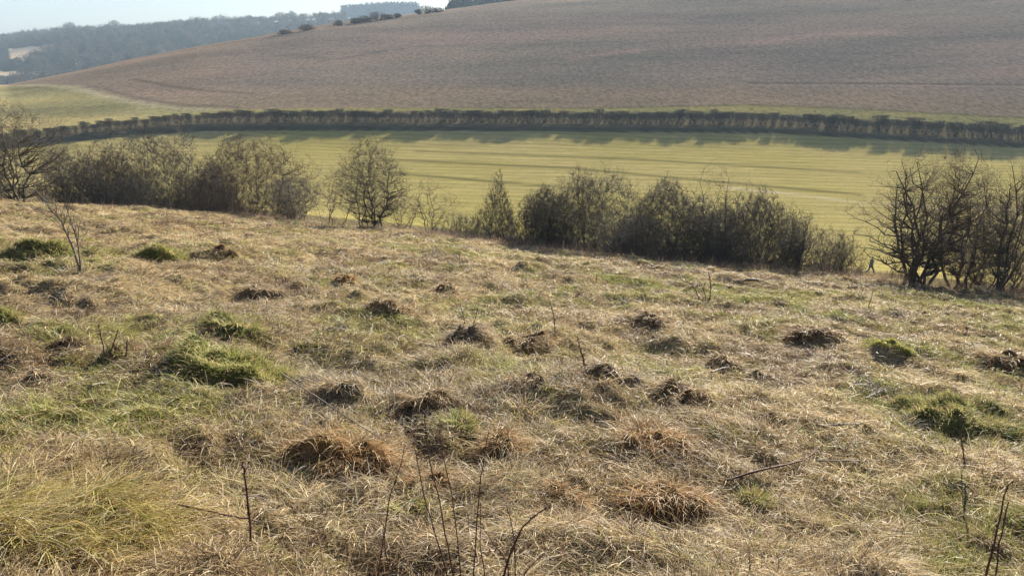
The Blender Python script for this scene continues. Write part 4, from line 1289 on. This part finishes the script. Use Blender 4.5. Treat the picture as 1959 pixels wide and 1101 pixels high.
# small dark log in the green grass near the lip
lp = at(1436, 542)
rng = np.random.default_rng(50)
V, Fq = tubes(np.array([[[-.24, 0, .06], [-.1, .01, .08], [.08, 0, .075], [.24, -.01, .06]]]), np.array([[.02, .045, .04, .022]]), 9)
V = V + rng.normal(0, .006, V.shape)
o = mesh_np('log', V, [Fq], M_TW_BROWN, None)
o.location = lp + np.array([0, 0, .02])
tag(o, 'short brown log lying in green grass below the right end of the thicket', 'log')

# ------------------------------------------------------------------ the person walking along the field edge
def skin_mesh(name, verts, edges, radii, mat, parent, sub=2):
    me = bpy.data.meshes.new(name)
    me.from_pydata([tuple(v) for v in verts], edges, [])
    o = bpy.data.objects.new(name, me); COL.objects.link(o)
    md = o.modifiers.new('skin', 'SKIN'); md.use_smooth_shade = True
    for i, r in enumerate(radii):
        me.skin_vertices[0].data[i].radius = r if isinstance(r, tuple) else (r, r)
    me.skin_vertices[0].data[0].use_root = True
    o.modifiers.new('sub', 'SUBSURF').levels = sub
    o.modifiers['sub'].render_levels = sub
    me.materials.append(mat); o.parent = parent
    return o

M_SKIN = flat_mat('skin', (.45, .27, .19), .6)
M_JACKET = flat_mat('dark_green_jacket', (.10, .14, .11), .8)
M_TROU = flat_mat('dark_trousers', (.08, .08, .09), .85)
M_HAIR = flat_mat('dark_hair', (.03, .022, .016), .7)
M_SHOE = flat_mat('dark_shoes', (.02, .018, .016), .6)
pd = ray(1664, 524); ys = np.linspace(66, 110, 2000)
zt = terrain(pd[0] / pd[1] * ys, ys)
hit = np.nonzero(zt >= pd[2] / pd[1] * ys)[0]
PY = ys[hit[0]] if len(hit) else 74.0
PX = pd[0] / pd[1] * PY
person = empty('person', (PX, PY, tz(PX, PY)), 'person in a dark green jacket and dark trousers striding along the field edge', 'person', None, math.radians(-75))
# local frame: walks towards +y, z up
B = {}
verts, rad, edges = [], [], []
def bv(p, r, link=None):
    verts.append(p); rad.append(r)
    if link is not None: edges.append((link, len(verts) - 1))
    return len(verts) - 1
pel = bv((0, 0, .92), (.15, .11)); wst = bv((0, .01, 1.08), (.13, .095), pel); chs = bv((0, .04, 1.30), (.165, .11), wst); nk0 = bv((0, .05, 1.46), (.07, .07), chs)
nk = bv((0, .06, 1.53), (.05, .055), nk0); h1 = bv((0, .085, 1.60), (.065, .08), nk); h2 = bv((0, .085, 1.68), (.075, .095), h1); h3 = bv((0, .08, 1.745), (.055, .07), h2)
nose = bv((0, .185, 1.635), (.012, .014), h1)
for sx, kn, an, toe in ((1, (.10, .22, .50), (.10, .40, .09), (.11, .56, .06)), (-1, (-.10, -.06, .48), (-.10, -.42, .13), (-.11, -.30, .03))):
    hip = bv((.09 * sx, .0, .88), (.09, .095), pel); k_ = bv(kn, (.06, .065), hip); a_ = bv(an, (.04, .045), k_); bv(toe, (.04, .03), a_)
for sx, el, wr in ((1, (.25, -.12, 1.14), (.26, -.02, .92)), (-1, (-.25, .16, 1.14), (-.22, .36, 1.02))):
    sh = bv((.17 * sx, .04, 1.40), (.065, .065), chs); e_ = bv(el, (.045, .045), sh); w_ = bv(wr, (.03, .032), e_)
    dv = Vector(wr) - Vector(el); dv.normalize()
    pm = Vector(wr) + dv * .06
    p_i = bv(tuple(pm), (.036, .018), w_)
    for f_, ln in ((-.028, .07), (-.009, .085), (.009, .08), (.027, .062)):
        fb = pm + Vector((0, f_, 0)) + dv * .035
        b1 = bv(tuple(fb), (.009, .009), p_i); bv(tuple(fb + dv * ln * .55 + Vector((-.012 * sx, 0, 0))), (.008, .008), b1)
    bv(tuple(pm + Vector((0, .05, .0)) + dv * .02), (.010, .010), w_)
skin_mesh('body', verts, edges, rad, M_SKIN, person)
# clothing over the body
jv = [(0, 0, .88), (0, .01, 1.08), (0, .04, 1.30), (0, .05, 1.46), (.17, .04, 1.40), (.25, -.12, 1.14), (.258, -.03, .95), (-.17, .04, 1.40), (-.25, .16, 1.14), (-.225, .335, 1.03)]
je = [(0, 1), (1, 2), (2, 3), (2, 4), (4, 5), (5, 6), (2, 7), (7, 8), (8, 9)]
skin_mesh('jacket', jv, je, [(.185, .15), (.165, .13), (.195, .14), (.085, .085), (.09, .09), (.068, .068), (.055, .055), (.09, .09), (.068, .068), (.055, .055)], M_JACKET, person)
tv = [(0, 0, .94), (.09, 0, .88), (.10, .22, .50), (.10, .385, .12), (-.09, 0, .88), (-.10, -.06, .48), (-.10, -.40, .16)]
skin_mesh('trousers', tv, [(0, 1), (1, 2), (2, 3), (0, 4), (4, 5), (5, 6)], [(.16, .12), (.115, .12), (.085, .09), (.07, .075), (.115, .12), (.085, .09), (.07, .075)], M_TROU, person)
skin_mesh('hair', [(0, .06, 1.64), (0, .06, 1.70), (0, .07, 1.765)], [(0, 1), (1, 2)], [(.075, .085), (.085, .10), (.06, .075)], M_HAIR, person)
skin_mesh('shoe', [(.10, .40, .07), (.105, .47, .05), (.11, .58, .06)], [(0, 1), (1, 2)], [(.055, .055), (.052, .045), (.045, .035)], M_SHOE, person)
skin_mesh('shoe', [(-.10, -.43, .11), (-.105, -.37, .06), (-.11, -.28, .03)], [(0, 1), (1, 2)], [(.055, .055), (.052, .045), (.045, .035)], M_SHOE, person)

# ------------------------------------------------------------------ haze
zlo = float(GZ.min()) - 1.0
hb = [(-2700, -2700, zlo), (2700, -2700, zlo), (2700, 2700, zlo), (-2700, 2700, zlo)]
ztop = max(float(GZ.max()), 75) + 8
hv_ = hb + [(a, b, ztop) for a, b, c in hb]
me = bpy.data.meshes.new('haze')
me.from_pydata(hv_, [], [(3, 2, 1, 0), (4, 5, 6, 7), (0, 1, 5, 4), (1, 2, 6, 5), (2, 3, 7, 6), (3, 0, 4, 7)])
m, n_, l_ = new_mat('haze_air')
out = N(n_, 'ShaderNodeOutputMaterial')
pv = N(n_, 'ShaderNodeVolumePrincipled')
pv.inputs['Color'].default_value = (.58, .78, 1.0, 1)
pv.inputs['Density'].default_value = 0.00021
pv.inputs['Anisotropy'].default_value = 0.1
l_.new(pv.outputs[0], out.inputs['Volume'])
me.materials.append(m)
ho = bpy.data.objects.new('haze', me)
COL.objects.link(ho)
tag(ho, 'pale blue haze filling the valley air', 'haze', kind='stuff')
